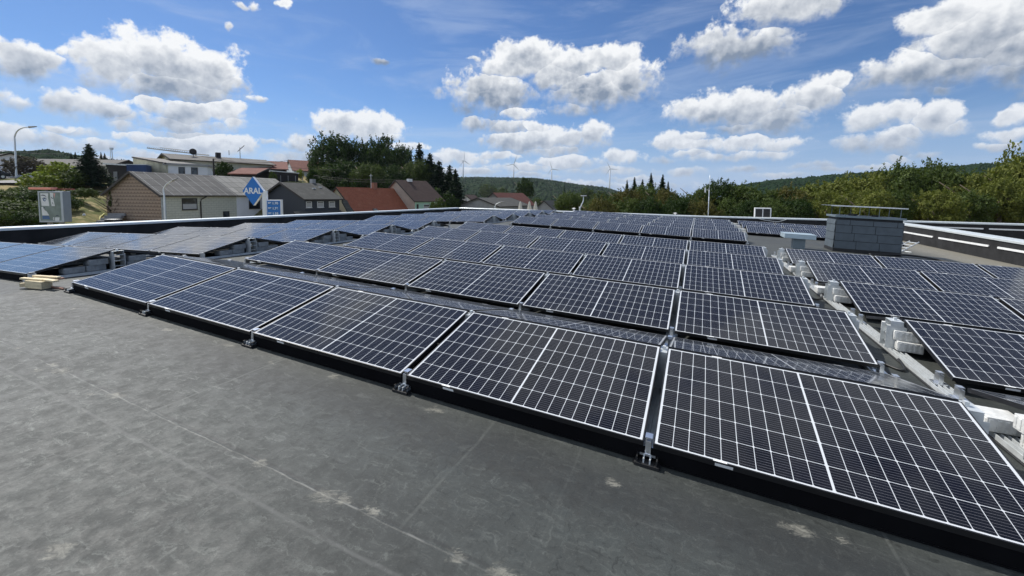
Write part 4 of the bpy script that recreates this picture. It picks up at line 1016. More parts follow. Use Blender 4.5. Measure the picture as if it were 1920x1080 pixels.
dk, zr, ze, k = house('slate_house', 'dark slate clad house with three small windows in a row', (529, 341.5, 52), (2, 3.84), 5.0, 4.33, 1.93, NAVY, DRKR, gable=NAVY, over=.35,
    windows=[(.10, .88, -1.2, -.45, dict(half=.8)), (1.64, 2.57, -1.2, -.45, dict(half=.8)), (3.36, 4.27, -1.2, -.45, dict(half=.8))])
b = MB(); b.box(-.6, .0, 4.3, 4.8, zr - .5, zr + .55); b.build('chimney', GREYW, dk)
b = MB(); b.box(1.6, 1.9, 3, 3.35, zr - k * 1.75, zr - k * 1.75 + .12); b.box(1.2, 1.5, 4.3, 4.6, zr - k * 1.35, zr - k * 1.35 + .12); b.build('roof_vent_tile', WHITE, dk)
b = MB()   # steep lower roof beside the dormer
b.prism([(4.6, ze - .3), (7.6, ze - 4.2), (7.6, ze - 4.5), (4.6, ze - .6)], 5.12, 6.0); b.prism([(4.4, ze - 1.6), (8.2, ze - 4.4), (8.2, ze - 4.7), (4.4, ze - 1.9)], -1.6, 5.1)
b.build('lower_roof_slope', DRKR, dk)
rd, zr, ze, k = house('red_roof_house', 'house with a broad red tiled roof and two skylights', (632, 350.5, 66), (2, 3.54), 14.0, 6.0, 5.4, BEIGE, REDR, gable=BEIGE, over=.25)
b = MB(); b.box(-.4, .4, 7.2, 7.9, zr - .3, zr + .9); ch = b.build('chimney', BRICK, rd)
b = MB(); b.box(-.45, .45, 7.15, 7.95, zr + .902, zr + .98); b.build('chimney_cap', TRIMD, ch)
b = MB(); b.tube([(.1, 6.8, zr - .1), (.1, 6.8, zr + 2.4)], .045, 6); b.tube([(-.3, 6.8, zr + 2.1), (.5, 6.8, zr + 2.1)], .02, 5); b.build('aerial', GALV, rd)
for y0 in (3.6, 12.2):
    x0, x1 = 3.9, 5.2; b = MB(); tt = Vector((1, 0, -k)).normalized(); nn = Vector((k, 0, 1)).normalized()
    c0 = Vector((x0, y0, zr - k * x0)) + nn * .004
    X = Matrix(((tt.x, 0, nn.x, c0.x), (0, 1, 0, c0.y), (tt.z, 0, nn.z, c0.z), (0, 0, 0, 1)))
    b.box(0, 1.5, 0, .9, 0, .09, M=X); f_ = b.build('skylight', TRIMD, rd); b = MB(); b.box(.1, 1.4, .1, .8, .092, .10, M=X); b.build('pane', PANE, f_)
gr, zr, ze, k = house('green_house', 'mint green house with a steep brown roof', (743, 337, 76), (2.5, 3.36), 7.0, 5.14, 3.7, MINT, BRNR, gable=PINKW, over=.25,
    windows=[(.4, .8, -1.9, -.7, dict(fr=TRIMD)), (2.0, 3.4, -2.3, -.75, dict(half=.75)), (4.5, 5.9, -2.1, -.65, dict(half=1.))])
b = MB(); b.box(.1, .8, 2.3, 3.1, zr - .3, zr + .25); b.build('roof_cowl', WHITE, gr)
bg_, zr, ze, k = house('beige_house', 'beige house with a low grey gable roof behind the corrugated roof', (310, 287.5, 70), (.62, .78), 15, 4.6, 1.05, CREAM, GRYR, gable=STAIN, over=.5, cat='house')
b = MB(); b.box(.5, 1.2, 7.0, 7.7, zr - .4, zr + .7); b.build('chimney', DARKW, bg_)
b = MB(); b.tube([(1.5, 3.5, zr - .5), (1.5, 3.5, zr + .35)], .05, 6)
for k2 in range(14):
    a0, a1 = k2 / 14 * 6.283, (k2 + 1) / 14 * 6.283; b.poly([(1.45, 3.5, zr + .5), (1.4 , 3.5 + .55 * math.cos(a0), zr + .5 + .55 * math.sin(a0)), (1.4, 3.5 + .55 * math.cos(a1), zr + .5 + .55 * math.sin(a1))])
b.build('satellite_dish', TRIMD, bg_)
b = MB(); b.tube([(.5, 11, zr - .3), (.5, 11, zr + 2.0)], .05, 6); b.tube([(.5, 10.6, zr + 1.2), (1.0, 11.6, zr + 2.4)], .06, 5); b.tube([(.5, 9.2, zr + .4), (.5, 9.2, zr + 1.3)], .05, 5); b.build('aerial', TRIMD, bg_)
def facebox(name, label, px0, py0, px1, py1, d0, d1, zb, deep, wm, cat='building', tw=.12, capm=None, wins=(), cap=.0, slope_right=None):
    """flat roofed volume whose camera-side face runs between two pixels"""
    A, B = at(px0, py0, d0), at(px1, py1, d1); y = Vector((B.x - A.x, B.y - A.y, 0)); L = y.length
    M = frame((A.x, A.y, 0), (y.x, y.y)); root = empty(name, M, label, cat)
    b = MB(); b.prism([(0, 0)], 0, 0) if False else None
    za, zb2 = A.z, B.z
    v = [(0, 0, zb), (0, L, zb), (-deep, L, zb), (-deep, 0, zb), (0, 0, za - tw), (0, L, zb2 - tw), (-deep, L, zb2 - tw), (-deep, 0, za - tw)]
    b = MB()
    for f in ((0, 1, 5, 4), (1, 2, 6, 5), (2, 3, 7, 6), (3, 0, 4, 7)): b.quad(*[v[i] for i in f])
    b.build('wall', wm, root)
    o = cap; b = MB(); v = [(o, -o, za), (o, L + o, zb2), (-deep - o, L + o, zb2), (-deep - o, -o, za)]
    for q in list(v): v.append((q[0], q[1], q[2] - tw + .002))
    for f in ((0, 1, 2, 3), (7, 6, 5, 4), (0, 4, 5, 1), (1, 5, 6, 2), (2, 6, 7, 3), (3, 7, 4, 0)): b.quad(*[v[i] for i in f])
    b.build('roof_edge', capm or TRIMD, root)
    for (y0, y1, z0, z1) in wins:
        b = MB(); b.box(.002, .05, y0 * L, y1 * L, za + z0, za + z1); f_ = b.build('window', TRIMD, root)
        b = MB(); b.box(.052, .06, y0 * L + .08, y1 * L - .08, za + z0 + .08, za + z1 - .08); b.build('pane', PANE, f_)
    return root
facebox('annex', 'cream flat roofed annex with two dark square windows', 310, 305.5, 389, 309, 62, 64, 0, 5, WWALL, tw=.3, cap=.25, capm=GREYW, wins=[(.30, .45, -1.75, -.55), (.60, .76, -1.75, -.55)])
facebox('side_annex', 'stained yellowish lean-to wall left of the cream annex', 249, 293.5, 310, 305, 64, 61.8, 0, 5, STAIN, tw=.2, cap=.1)
facebox('blue_container', 'dark blue container beside the beige house', 237, 307.5, 273, 308, 58, 59, 1, 3, BLUE, cat='container', tw=.1, capm=GALV, cap=.03)
sh = facebox('garden_shed', 'black open shed with a white topped flat roof left of the blue container', 198, 305.5, 236, 308, 60, 59.5, 1, 3, DARKW, cat='shed', tw=.22, capm=TRIMW, cap=.25)
b = MB(); b.box(.01, .05, 1.3, 1.95, 2.6, 4.1); b.build('poster', GREYW, sh)
house('brown_roof_house', 'wide house with a long low reddish brown roof', (438, 299, 80), (.86, .5), 8.5, 6.0, 1.7, DARKW, PINKR, gable=DARKW, over=.6, base=0)
house('brown_shed', 'small shed with a reddish brown roof in front of the wide brown roof', (500, 315.2, 64), (-1, -.05), 3.6, 3.0, .95, DARKW, PINKR, gable=DARKW, over=.3, base=0)
house('white_gable_house', 'white gabled house with a brown roof on the left skyline', (543, 299.5, 112), (.80, .6), 9, 6.4, 3.0, WWALL, PINKR, gable=WWALL, over=.4, base=0)
house('left_white_house', 'pale house cut by the left edge of the view', (19, 286.5, 74), (-.9, .5), 9, 4.2, 1.7, GREYW, GRYR, gable=WWALL, over=.3, base=1)
house('barn', 'long low building with a dull brown grey roof on the left skyline', (52, 297.5, 90), (1, .03), 21, 5.5, 1.9, DARKW, GRYR, gable=GREYW, over=.4, base=0)
house('grey_hall', 'low grey hall with a dark shallow roof in the valley', (897, 370.5, 92), (.5, .86), 14, 5.4, 1.75, GREYW, DRKR, gable=GREYW, over=.35)
house('valley_red_house', 'steep red roofed house behind the grey hall', (925, 361, 112), (.62, .78), 13, 4.6, 3.3, GREYW, PINKR, gable=GREYW, over=.3)
house('valley_small_house', 'small white gabled house beside the dark conifers', (873, 365, 130), (.25, .95), 8, 2.6, 2.0, WWALL, BRNR, gable=WWALL, over=.3)
house('valley_dark_house', 'dark roofed house right of the closed parasols', (1021, 376, 100), (.5, .85), 8, 4.0, 3.2, GREYW, DRKR, gable=GREYW, over=.3)
for i, (px, py, mt) in enumerate([(1031, 376, WWALL), (1046, 377, BEIGE), (1013, 378, WWALL), (905, 372, WWALL)]):
    house('far_house', f'{ord2[i]} tiny pale house of the village below the hill', (px, py, 230), (.3, .95), 9, 4, 2.0, mt, PINKR, gable=mt, over=.3)
# timber pergola / long shed right of the brown shed
pg = facebox('open_shed', 'long dark open shed with a pale flat roof edge', 508, 319.5, 559, 324, 62, 64, 1.5, 3, DARKW, cat='shed', tw=.12, capm=TRIMW, cap=.15)
b = MB()
for k2 in range(5): b.box(.16, .24, .2 + k2 * 1.0, .28 + k2 * 1.0, 1.5, 3.9)
b.build('post', GREYW, pg)

# ------------------------------------------------------------------ hills and woods
def hill(name, crest, front, drop_, seedn, back=300):
    """crest: (px, py, depth) points; the slope runs down towards the viewer"""
    b = MB(); C_ = [at(*c) for c in crest]; fine = []
    for p, q in zip(C_[:-1], C_[1:]):
        for k in range(12): fine.append(p.lerp(q, k / 12))
    fine.append(C_[-1]); NR = 16; rows = []
    for i, p in enumerate(fine):
        away = Vector((p.x - CAM.x, p.y - CAM.y, 0)).normalized(); row = []
        for j in range(NR + 1):
            t = j / NR; s = t * t * (3 - 2 * t); q = p - away * front * t; z = p.z - 4 - drop_ * s + 5 * noise.noise(Vector((q.x * .006, q.y * .006, seedn)))*min(1, t * 4)
            row.append(len(b.v)); b.v.append((q.x, q.y, z))
        q = p + away * back; row.append(len(b.v)); b.v.append((q.x, q.y, p.z - 30))
        rows.append(row)
    for r0, r1 in zip(rows[:-1], rows[1:]):
        for j in range(NR): b.quad(b.v[r0[j]], b.v[r0[j + 1]], b.v[r1[j + 1]], b.v[r1[j]])
        b.quad(b.v[r0[0]], b.v[r1[0]], b.v[r1[-1]], b.v[r0[-1]])
    o = struct(b.build(name, FIELD, smooth=True)); return o, fine
def f_field(n, co, x, y, z):
    f = n.noise(co, .006, 3, .5); return n.mix(n.ramp(f, .45, .55), (.040, .058, .024), (.085, .105, .040)), None
FIELD = gmat('meadow', f_field)
WOODM = leaf_mat('far_wood_leaf', (.013, .027, .015), (.040, .058, .030), .0, 1.0, .0)
WOODD2 = leaf_mat('far_conifer_leaf', (.010, .022, .012), (.024, .042, .022), .0, 1.0, .0)
def blob(b, p, r, h, rnd, cone=False):
    i0 = len(b.v); K_ = 6; lv = [(0, .0), (.75, .25), (1.0, .5), (.7, .82)] if not cone else [(.6, 0), (1, .12), (.55, .55), (.18, .9)]
    for (rr, zz) in lv:
        for k in range(K_):
            a = 6.283 * (k + rnd.random() * .6) / K_; q = r * rr * rnd.uniform(.75, 1.2); b.v.append((p.x + math.cos(a) * q, p.y + math.sin(a) * q, p.z + h * zz * rnd.uniform(.9, 1.1)))
    b.v.append((p.x, p.y, p.z + h * (1.0 if not cone else 1.1))); top = len(b.v) - 1
    for l in range(3):
        for k in range(K_): b.f.append((i0 + l * K_ + k, i0 + l * K_ + (k + 1) % K_, i0 + (l + 1) * K_ + (k + 1) % K_, i0 + (l + 1) * K_ + k)); b.mi.append(0)
    for k in range(K_): b.f.append((i0 + 3 * K_ + k, i0 + 3 * K_ + (k + 1) % K_, top)); b.mi.append(0)
def forest(name, fine, front, drop_, n_, size, mt, label, cat, seedn, conf=.3, keep=lambda t, u: True, seed=1):
    rnd = random.Random(seed); b = MB(); K = len(fine)
    for _ in range(n_):
        u = rnd.random() * (K - 1.001); i = int(u); p = fine[i].lerp(fine[i + 1], u - i); t = rnd.random() ** 1.15
        if not keep(t, u / K): continue
        away = Vector((p.x - CAM.x, p.y - CAM.y, 0)).normalized(); s = t * t * (3 - 2 * t); q = p - away * front * t
        z = p.z - 4 - drop_ * s + 5 * noise.noise(Vector((q.x * .006, q.y * .006, seedn))) * min(1, t * 4) - size * .25
        r = size * rnd.uniform(.45, .75); blob(b, Vector((q.x, q.y, z)), r, size * rnd.uniform(.8, 1.15), rnd, rnd.random() < conf)
    o = b.build(name, mt, fix=False); o['kind'] = 'stuff'; o['label'] = label; o['category'] = cat; return o
c1 = [(640, 345, 1150), (760, 341, 1150), (860, 338, 1150), (905, 338, 1150), (960, 339, 1150), (1000, 340, 1130), (1040, 345, 1110), (1085, 352, 1080), (1130, 357, 1050), (1160, 365, 1000), (1190, 374, 960)]
h1, f1 = hill('hill', c1, 620, 52, 1.0)
clear = lambda t, u: not ((.50 < t < .58 and .60 < u < .74) or (.66 < t < .74 and .42 < u < .62))
forest('forest', f1, 620, 52, 9000, 15, WOODM, 'mixed wood covering the low hill under the wind turbines', 'forest', 1.0, .35, clear, 1)
c2 = [(1360, 356, 520), (1400, 350, 500), (1430, 345, 480), (1470, 341, 470), (1510, 338, 460), (1550, 334, 450), (1600, 330, 440), (1680, 324, 430), (1760, 318, 420), (1840, 314, 420), (1900, 312, 420), (2000, 312, 420)]
h2, f2 = hill('hill', c2, 260, 30, 2.0)
forest('forest', f2, 200, 22, 4500, 9, WOODD2, 'dark wooded ridge on the right skyline', 'forest', 2.0, .2, seed=2)
c3 = [(-120, 292, 420), (-20, 296, 420), (30, 296, 400), (70, 293, 400), (95, 291, 400), (130, 296, 390), (165, 302, 380), (215, 306, 380), (255, 310, 370), (320, 318, 360)]
h3, f3 = hill('hill', c3, 200, 14, 3.0)
forest('forest', f3, 160, 10, 3000, 8.5, WOODM, 'distant tree line on the left skyline behind the roofs', 'forest', 3.0, .25, seed=3)

# ------------------------------------------------------------------ wind turbines
def turbine(hx, hy, base_y, d, bl, angs, yaw, label):
    H = at(hx, hy, d); Bz = at(hx, base_y, d).z - 25; R_ = bl * d / FPX
    face = (CAM - H); face.z = 0; face.normalize(); fa = math.atan2(face.y, face.x) + yaw
    M = T(H) @ RZ(fa); root = empty('wind_turbine', M, label, 'wind turbine', 'wind turbines on the wooded hill')
    b = MB(); b.tube([(-3, 0, Bz - H.z), (-3, 0, -1)], 3.1, 12, r2=1.7); b.build('tower', TURB, root, smooth=True)
    b = MB(); b.box(-9, 1.2, -2, 2, -2, 2); b.build('nacelle', TURB, root, bevel=.6)
    b = MB(); b.tube([(1.2, 0, 0), (3.4, 0, 0)], 1.9, 10, r2=.6); b.build('hub', TURB, root, smooth=True)
    for a in angs:
        a = R(a); u = Vector((0, math.sin(a), math.cos(a))); v = Vector((0, math.cos(a), -math.sin(a))); b = MB()
        st = [(0, .9), (.12, 1.9), (.25, 2.2), (.6, 1.3), (1, .35)]
        L0 = [Vector((2, 0, 0)) + u * (R_ * t) - v * w * .35 for t, w in st]; L1 = [Vector((2, 0, 0)) + u * (R_ * t) + v * w * .9 for t, w in st]
        th = Vector((.45, 0, 0))
        for i in range(len(st) - 1):
            b.quad(L0[i] + th, L0[i + 1] + th, L1[i + 1], L1[i]); b.quad(L0[i] - th, L1[i], L1[i + 1], L0[i + 1] - th); b.quad(L0[i] - th, L0[i + 1] - th, L0[i + 1] + th, L0[i] + th)
        b.build('blade', TURB, root)
TURB = mat('turbine_white', (.62, .65, .70), .5, 0, .02, .1)
# seen from the front the local +y axis points to the viewer's right
turbine(869.6, 301.3, 338, 1500, 18, (0, 228, 112), .85, 'wind turbine with one blade straight up, leftmost of the four')
turbine(963.3, 308, 338, 1500, 17.5, (20, 257, 138), 0, 'wind turbine above the single tall dark tree, second from the left')
turbine(1034.8, 317, 342, 1600, 15, (342, 217, 98), .15, 'wind turbine with a blade tilted left, third from the left')
turbine(1144, 316.5, 360, 1500, 15, (334, 212, 94), .1, 'wind turbine standing in the dip, rightmost of the four')

# ------------------------------------------------------------------ street lamps, signs and small things
def lamp(name, label, pts, r, head, cat='street lamp'):
    P = [at(*p) for p in pts]; base = Vector((P[0].x, P[0].y, min(ground(P[0].x, P[0].y), P[0].z))); root = empty(name, T(base), label, cat)
    Q = [Vector((0, 0, 0))] + [p - base for p in P]
    # smooth the bend
    S = [Q[0], Q[1]]
    for i in range(1, len(Q) - 1):
        p0, p1, p2, p3 = Q[i - 1], Q[i], Q[i + 1], Q[min(i + 2, len(Q) - 1)]
        for k in range(1, 6):
            t = k / 5; S.append(.5 * ((2 * p1) + (p2 - p0) * t + (2 * p0 - 5 * p1 + 4 * p2 - p3) * t * t + (3 * p1 - p0 - 3 * p2 + p3) * t ** 3))
    b = MB(); b.tube(S, r, 8, r2=r * .55); b.build('pole', GALV, root, smooth=True)
    e, f_ = S[-1], (S[-1] - S[-4]).normalized(); b = MB(); b.tube([e - f_ * head * .3, e + f_ * head * .35, e + f_ * head * .9], r * 1.3, 8, r2=r * .6); b.build('lamp_head', GREYW, root, smooth=True)
lamp('street_lamp', 'tall curved street lamp at the left edge beside the bare tree', [(31, 331, 66), (28, 270, 66), (27.5, 256, 66), (33, 245, 66), (44, 239.5, 66), (58, 238, 66)], .13, 1.0)
lamp('street_lamp', 'street lamp with a bent arm in front of the cream wall', [(309.5, 412, 34), (308, 372, 34), (306.5, 358, 34), (309, 350, 34), (317, 342, 34), (326, 337.5, 34)], .07, .45)
lamp('street_lamp', 'small pale street lamp before the grey hall in the valley', [(928, 392, 60), (928, 388, 60), (930, 383.5, 60), (935, 380.3, 60), (940, 379, 60)], .07, .5)
lamp('garden_lamp', 'curved pale lamp post with a flat square top above the far parapet', [(1087, 398, 33), (1087.5, 392, 33), (1090.5, 384, 33), (1093.5, 377, 33), (1094, 370, 33), (1093.8, 368.5, 33)], .06, .05)
p = at(1094.5, 367, 33); b = MB(); b.box(-.22, .22, -.12, .12, -.03, .03)
root = [o for o in COL.objects if o.name.startswith('garden_lamp')][0]; o = b.build('flat_top', WHITE, root, M=T(p - root.matrix_basis.translation) @ RZ(.4))
# utility pole and mast
p = at(401, 325, 60); ptop = at(401, 298, 60); b = MB(); b.tube([(0, 0, -2), (0, 0, ptop.z - p.z)], .13, 8, r2=.10); b.box(-.5, .5, -.05, .05, ptop.z - p.z - .5, ptop.z - p.z - .38)
tag(b.build('utility_pole', DARKW, M=T(p)), 'dark wooden utility pole beside the round green bush', 'utility pole')
p = at(210, 300, 330); h_ = at(210, 277, 330).z - p.z; ms = empty('lattice_mast', T(p), 'far lattice mast on the left skyline', 'mast'); b = MB()
for k in range(3):
    a = k * 2.094; b.tube([(math.cos(a) * 1.6, math.sin(a) * 1.6, -6), (math.cos(a) * .5, math.sin(a) * .5, h_ - 1.5)], .16, 4)
for k in range(8):
    z = -4 + k * (h_ + 2) / 8; w = 1.6 - 1.1 * (z + 6) / (h_ + 5)
    for j in range(3):
        a, a2 = j * 2.094, (j + 1) * 2.094; b.tube([(math.cos(a) * w, math.sin(a) * w, z), (math.cos(a2) * w, math.sin(a2) * w, z + (h_ + 2) / 8)], .08, 3)
b.build('lattice', GALV, ms); b = MB(); b.tube([(0, 0, h_ - 1.6), (0, 0, h_)], 1.3, 10); b.build('antenna_head', GALV, ms)
# tower crane jib on the skyline
cr = empty('tower_crane', T(at(367, 296, 300)), 'far tower crane with a long jib behind the beige house', 'crane'); o0 = at(367, 296, 300)
J = [at(276, 277.5, 330) - o0, at(300, 280.5, 325) - o0, at(367, 288.5, 300) - o0, at(392, 291, 295) - o0]
b = MB(); b.tube(J, .38, 4); b.tube([q + Vector((0, 0, 1.6)) for q in J[1:3]], .22, 4)
for k in range(22):
    t = k / 22; p = J[0].lerp(J[2], t); q = J[0].lerp(J[2], t + 1 / 44) + Vector((0, 0, 1.2)); b.tube([p, q], .15, 3)
b.build('jib', GREYW, cr); b = MB(); b.tube([(0, 0, -12), J[2] + Vector((0, 0, 2.5))], .6, 4); b.build('tower', GREYW, cr)
def sag(p, q, s, r, label, mt=TRIMD, k_=14):
    pts = [p.lerp(q, t / k_) - Vector((0, 0, s * 4 * (t / k_) * (1 - t / k_))) for t in range(k_ + 1)]; b = MB(); b.tube(pts, r, 4); tag(b.build('overhead_wire', mt, smooth=True), label, 'wire', 'overhead wires')
sag(at(-60, 272, 60), at(120, 288, 110), .5, .035, 'overhead wire crossing the left edge at lamp height')
sag(at(378, 293, 70), at(640, 318, 95), .6, .03, 'overhead wire running from the beige house to the knoll trees')
sag(at(400, 299, 60), at(545, 300, 76), .5, .03, 'overhead wire between the utility pole and the white gable house')
sag(at(588, 329, 58), at(744, 337, 60), .25, .025, 'upper wire in front of the dark knoll trees')
sag(at(604, 334, 57), at(744, 341, 60), .25, .025, 'lower wire in front of the dark knoll trees')

# display case (billboard)
bbA = at(71, 358, 30); bbd = hdir(1, .10); Mb = frame((bbA.x, bbA.y, 0), (bbd.x, bbd.y)); bb = empty('billboard', Mb, 'grey glazed poster case under a salmon red strip on the left', 'billboard')
zt = bbA.z; zb_ = at(74, 417, 30).z; Lb = 1.62
b = MB(); b.box(-.62, 0, 0, Lb, zb_, zt); b.build('case', mat('case_grey', (.25, .29, .34), .5, .2, .05), bb, bevel=.04)
b = MB(); b.box(.002, .03, .0, Lb, zt - .10, zt - .01); b.box(.002, .03, 0, Lb, zb_ + .01, zb_ + .12); b.box(.002, .03, .0, .08, zb_ + .12, zt - .10); b.box(.002, .03, Lb - .14, Lb, zb_ + .12, zt - .10); b.build('frame', mat('frame_grey', (.42, .47, .52), .4, .3, .05), bb)
b = MB(); b.quad((.004, .08, zb_ + .12), (.004, Lb - .14, zb_ + .12), (.004, Lb - .14, zt - .10), (.004, .08, zt - .10)); b.build('back_panel', mat('poster_backing', (.20, .25, .23), .6, 0, .2, 2), bb, fix=False)
PAP = mat('poster_paper', (.72, .74, .75), .6, 0, .05, 3); INK = mat('poster_ink', (.05, .06, .10), .6); INKB = mat('poster_blue', (.06, .13, .28), .6); SKINP = mat('poster_pink', (.62, .35, .33), .6)
hz = zt - zb_; q = lambda u, v: (u * Lb, zb_ + v * hz)
def sheet(name, pts, mt, off): b = MB(); b.poly([(off, *q(u, v)) for u, v in pts]); return b.build(name, mt, bb, fix=False)
sheet('torn_poster', [(.09, .93), (.42, .93), (.40, .80), (.43, .52), (.12, .53), (.10, .7)], PAP, .008)
sheet('torn_poster', [(.48, .95), (.62, .94), (.60, .78), (.66, .52), (.52, .52), (.50, .72)], PAP, .008)
sheet('torn_poster', [(.10, .48), (.16, .50), (.24, .38), (.30, .36), (.40, .22), (.12, .22)], PAP, .008)
sheet('printed_band', [(.12, .21), (.38, .21), (.43, .10), (.12, .10)], INKB, .009)
sheet('torn_poster', [(.64, .16), (.82, .16), (.80, .05), (.62, .05)], PAP, .009)
sheet('pink_print', [(.62, .93), (.70, .93), (.66, .76)], SKINP, .009)
def arc(cx, cy, rx, ry, a0, a1, w, mt, off=.012, K_=14):
    b = MB()
    for k in range(K_):
        s0, s1 = a0 + (a1 - a0) * k / K_, a0 + (a1 - a0) * (k + 1) / K_; f0 = math.sin(math.pi * k / K_) * .7 + .3; f1 = math.sin(math.pi * (k + 1) / K_) * .7 + .3
        P_ = [(cx + rx * math.cos(s0), cy + ry * math.sin(s0)), (cx + rx * math.cos(s1), cy + ry * math.sin(s1)), (cx + (rx - w * f1) * math.cos(s1), cy + (ry - w * f1) * math.sin(s1)), (cx + (rx - w * f0) * math.cos(s0), cy + (ry - w * f0) * math.sin(s0))]
        b.poly([(off, *q(u, v)) for u, v in P_])
    b.build('print', mt, bb, fix=False)
arc(.20, .80, .13, .08, .1, 2.4, .03, INK); arc(.25, .72, .06, .05, 0, 6.28, .035, INKB); arc(.25, .72, .10, .07, 0, 3.1, .02, INK)
arc(.58, .80, .06, .04, 2.6, 5.2, .03, INK); arc(.60, .62, .04, .04, 2, 5, .02, INK); arc(.22, .42, .05, .06, .3, 3, .02, INK); arc(.73, .19, .07, .04, 0, 3.14, .03, INK); arc(.58, .12, .03, .05, 0, 6.28, .03, PAP)
SALM = mat('salmon_strip', (.88, .33, .24), .45, 0, .05); DRED = mat('dark_red_strip', (.20, .04, .03), .5)
b = MB(); b.box(-.40, .12, -.50, .95, zt + .10, zt + .26); b.build('red_strip', SALM, bb, bevel=.01); b = MB(); b.box(-.40, -.30, .96, 2.1, zt + .10, zt + .20); b.build('dark_red_strip', DRED, bb)
b = MB(); b.box(-.4, -.2, .3, .5, zb_ - 4.5, zb_); b.box(-.4, -.2, 1.1, 1.3, zb_ - 4.5, zb_); b.box(-.3, -.2, .3, .4, zt, zt + .1); b.build('stand', GREYW, bb)

# fuel station pylon
def text(body, mt, parent, M, name='lettering'):
    me = TXT[body]; me.materials.clear(); me.materials.append(mt); return link(name, me, parent, M=M)
SB = mat('sign_blue', (.012, .17, .56), .35, 0, .03); SBL = mat('price_blue', (.03, .16, .42), .35, 0, .12, 6)
SW = mat('sign_white', (.80, .82, .84), .4, 0, .02)
dS = 33.0; c_ = at(474.3, 358.3, dS); sdv = hdir(1, .18); Ms = frame((c_.x, c_.y, 0), (sdv.x, sdv.y)); sg = empty('fuel_station_sign', Ms, 'blue diamond fuel station sign on a white pylon with a price panel', 'sign')
hw, hh_, cz = 17.3 * dS / FPX * 1.04, 27 * dS / FPX, c_.z; dia = [(-hw, cz), (0, cz + hh_), (hw, cz), (0, cz - hh_)]
def dprism(k_, x0, x1, mt, nm):
    b = MB(); f = [(x1, y * k_, cz + (z - cz) * k_) for y, z in dia]; g = [(x0, y * k_, cz + (z - cz) * k_) for y, z in dia]; b.poly(f); b.poly(g[::-1])
    for a_, d_, e_, h_ in zip(f, f[1:] + f[:1], g[1:] + g[:1], g): b.quad(a_, h_, e_, d_)
    return b.build(nm, mt, sg, bevel=.01)
dprism(1.0, -.42, -.012, SW, 'diamond_body'); dprism(.99, -.011, .012, SB, 'diamond_face')
# the text plane: x right along +y of the sign frame, normal +x
TX = Matrix(((0, 0, 1, .016), (1, 0, 0, 0), (0, 1, 0, cz), (0, 0, 0, 1)))
text('ARAL', SW, sg, TX @ Matrix.Diagonal((.82, 1.0, 1, 1)))
py0, py1 = (489.5 - 474.3) * dS / FPX, (496.5 - 474.3) * dS / FPX
b = MB(); b.box(-.40, -.013, py0, py1, -5, cz + .02); b.build('post', SW, sg, bevel=.01)
p0, p1 = (496 - 474.3) * dS / FPX * 1.02, (521 - 474.3) * dS / FPX * 1.03; ztp = at(510, 375.5, dS).z
b = MB(); b.box(-.42, -.06, p0, p1, -4, ztp + .03); b.build('price_body', SW, sg, bevel=.01)
b = MB(); b.box(-.058, -.03, p0 + .05, p1 - .09, -3.9, ztp - .05); b.build('price_panel', SB, sg)
for k in range(3):
    zc = ztp - .25 - k * .42
    b = MB(); b.box(-.028, -.022, p0 + .09, p1 - .13, zc - .15, zc + .15); b.build('price_row', SBL, sg)
    TP = Matrix(((0, 0, 1, -.020), (1, 0, 0, (p0 + p1) / 2 + .10), (0, 1, 0, zc), (0, 0, 0, 1)))
    text(('1.70', '1.76', '1.55')[k], SW, sg, TP, 'price')
    b = MB(); b.box(-.021, -.017, p0 + .12, p0 + .36, zc + .05, zc + .09); b.box(-.021, -.017, p0 + .12, p0 + .30, zc - .02, zc + .01); b.build('fuel_label', SW, sg)

# closed parasols in front of the village
PARA = mat('parasol_cloth', (.66, .62, .54), .8, 0, .08, 5)
for i, (px, w) in enumerate([(975.5, 'left'), (992.5, 'middle'), (1004, 'right')]):
    p = at(px, 394, 40); tp = at(px, 377.5, 40); root = empty('parasol', T((p.x, p.y, p.z - 2.2)), f'closed cream parasol, {w} one of the three above the far parapet', 'parasol', 'closed parasols'); H_ = tp.z - p.z + 2.2
    b = MB(); b.tube([(0, 0, 0), (0, 0, H_)], .03, 8); b.build('pole', GREYW, root)
    b = MB(); K_ = 12; prof = [(.30, H_ - 1.5), (.30, H_ - 1.2), (.20, H_ - .6), (.09, H_ - .12), (.02, H_ + .02)]; n0 = 0
    for (r_, z) in prof:
        for k in range(K_): a = 6.283 * k / K_; rr = r_ * (1 if k % 2 else .6); b.v.append((math.cos(a) * rr, math.sin(a) * rr, z))
    for l in range(len(prof) - 1):
        for k in range(K_): b.f.append((l * K_ + k, l * K_ + (k + 1) % K_, (l + 1) * K_ + (k + 1) % K_, (l + 1) * K_ + k)); b.mi.append(0)
    b.build('folded_canopy', PARA, root)
# things on the left slope
def on(px, py, d): p = at(px, py, d); return Vector((p.x, p.y, ground(p.x, p.y)))
p = on(182, 395, 41); M = frame(p, hdir(1, .1)); b = MB()
for k in range(4): b.box(-.2 - k * .45, .2 - k * .45 - .02, 0, 1.6, -.1 + k * .22, .18 + k * .22)
tag(b.build('garden_steps', GREYW, M=M), 'short flight of dark stone steps on the dry slope', 'steps')
p = on(200, 402, 40); M = frame(p, hdir(1, .1)); rk = empty('garden_rack', M, 'brown timber rack with a pale top beside the tiled gable', 'rack')
b = MB(); b.box(-.5, .3, 0, 1.0, 1.1, 1.16); b.build('top', TRIMW, rk); b = MB(); b.box(-.5, -.45, 0, 1, 0, 1.09); b.box(-.5, .3, 0, .05, 0, 1.09); b.box(-.5, .3, .95, 1, 0, 1.09); b.box(-.5, .3, .06, .94, .45, .5); b.build('frame', DARKW, rk)
b = MB(); b.box(-.6, .5, -.5, .9, .20, .26); b.box(-.5, -.4, -.4, .8, -.2, .19); b.box(.3, .4, -.4, .8, -.2, .19)
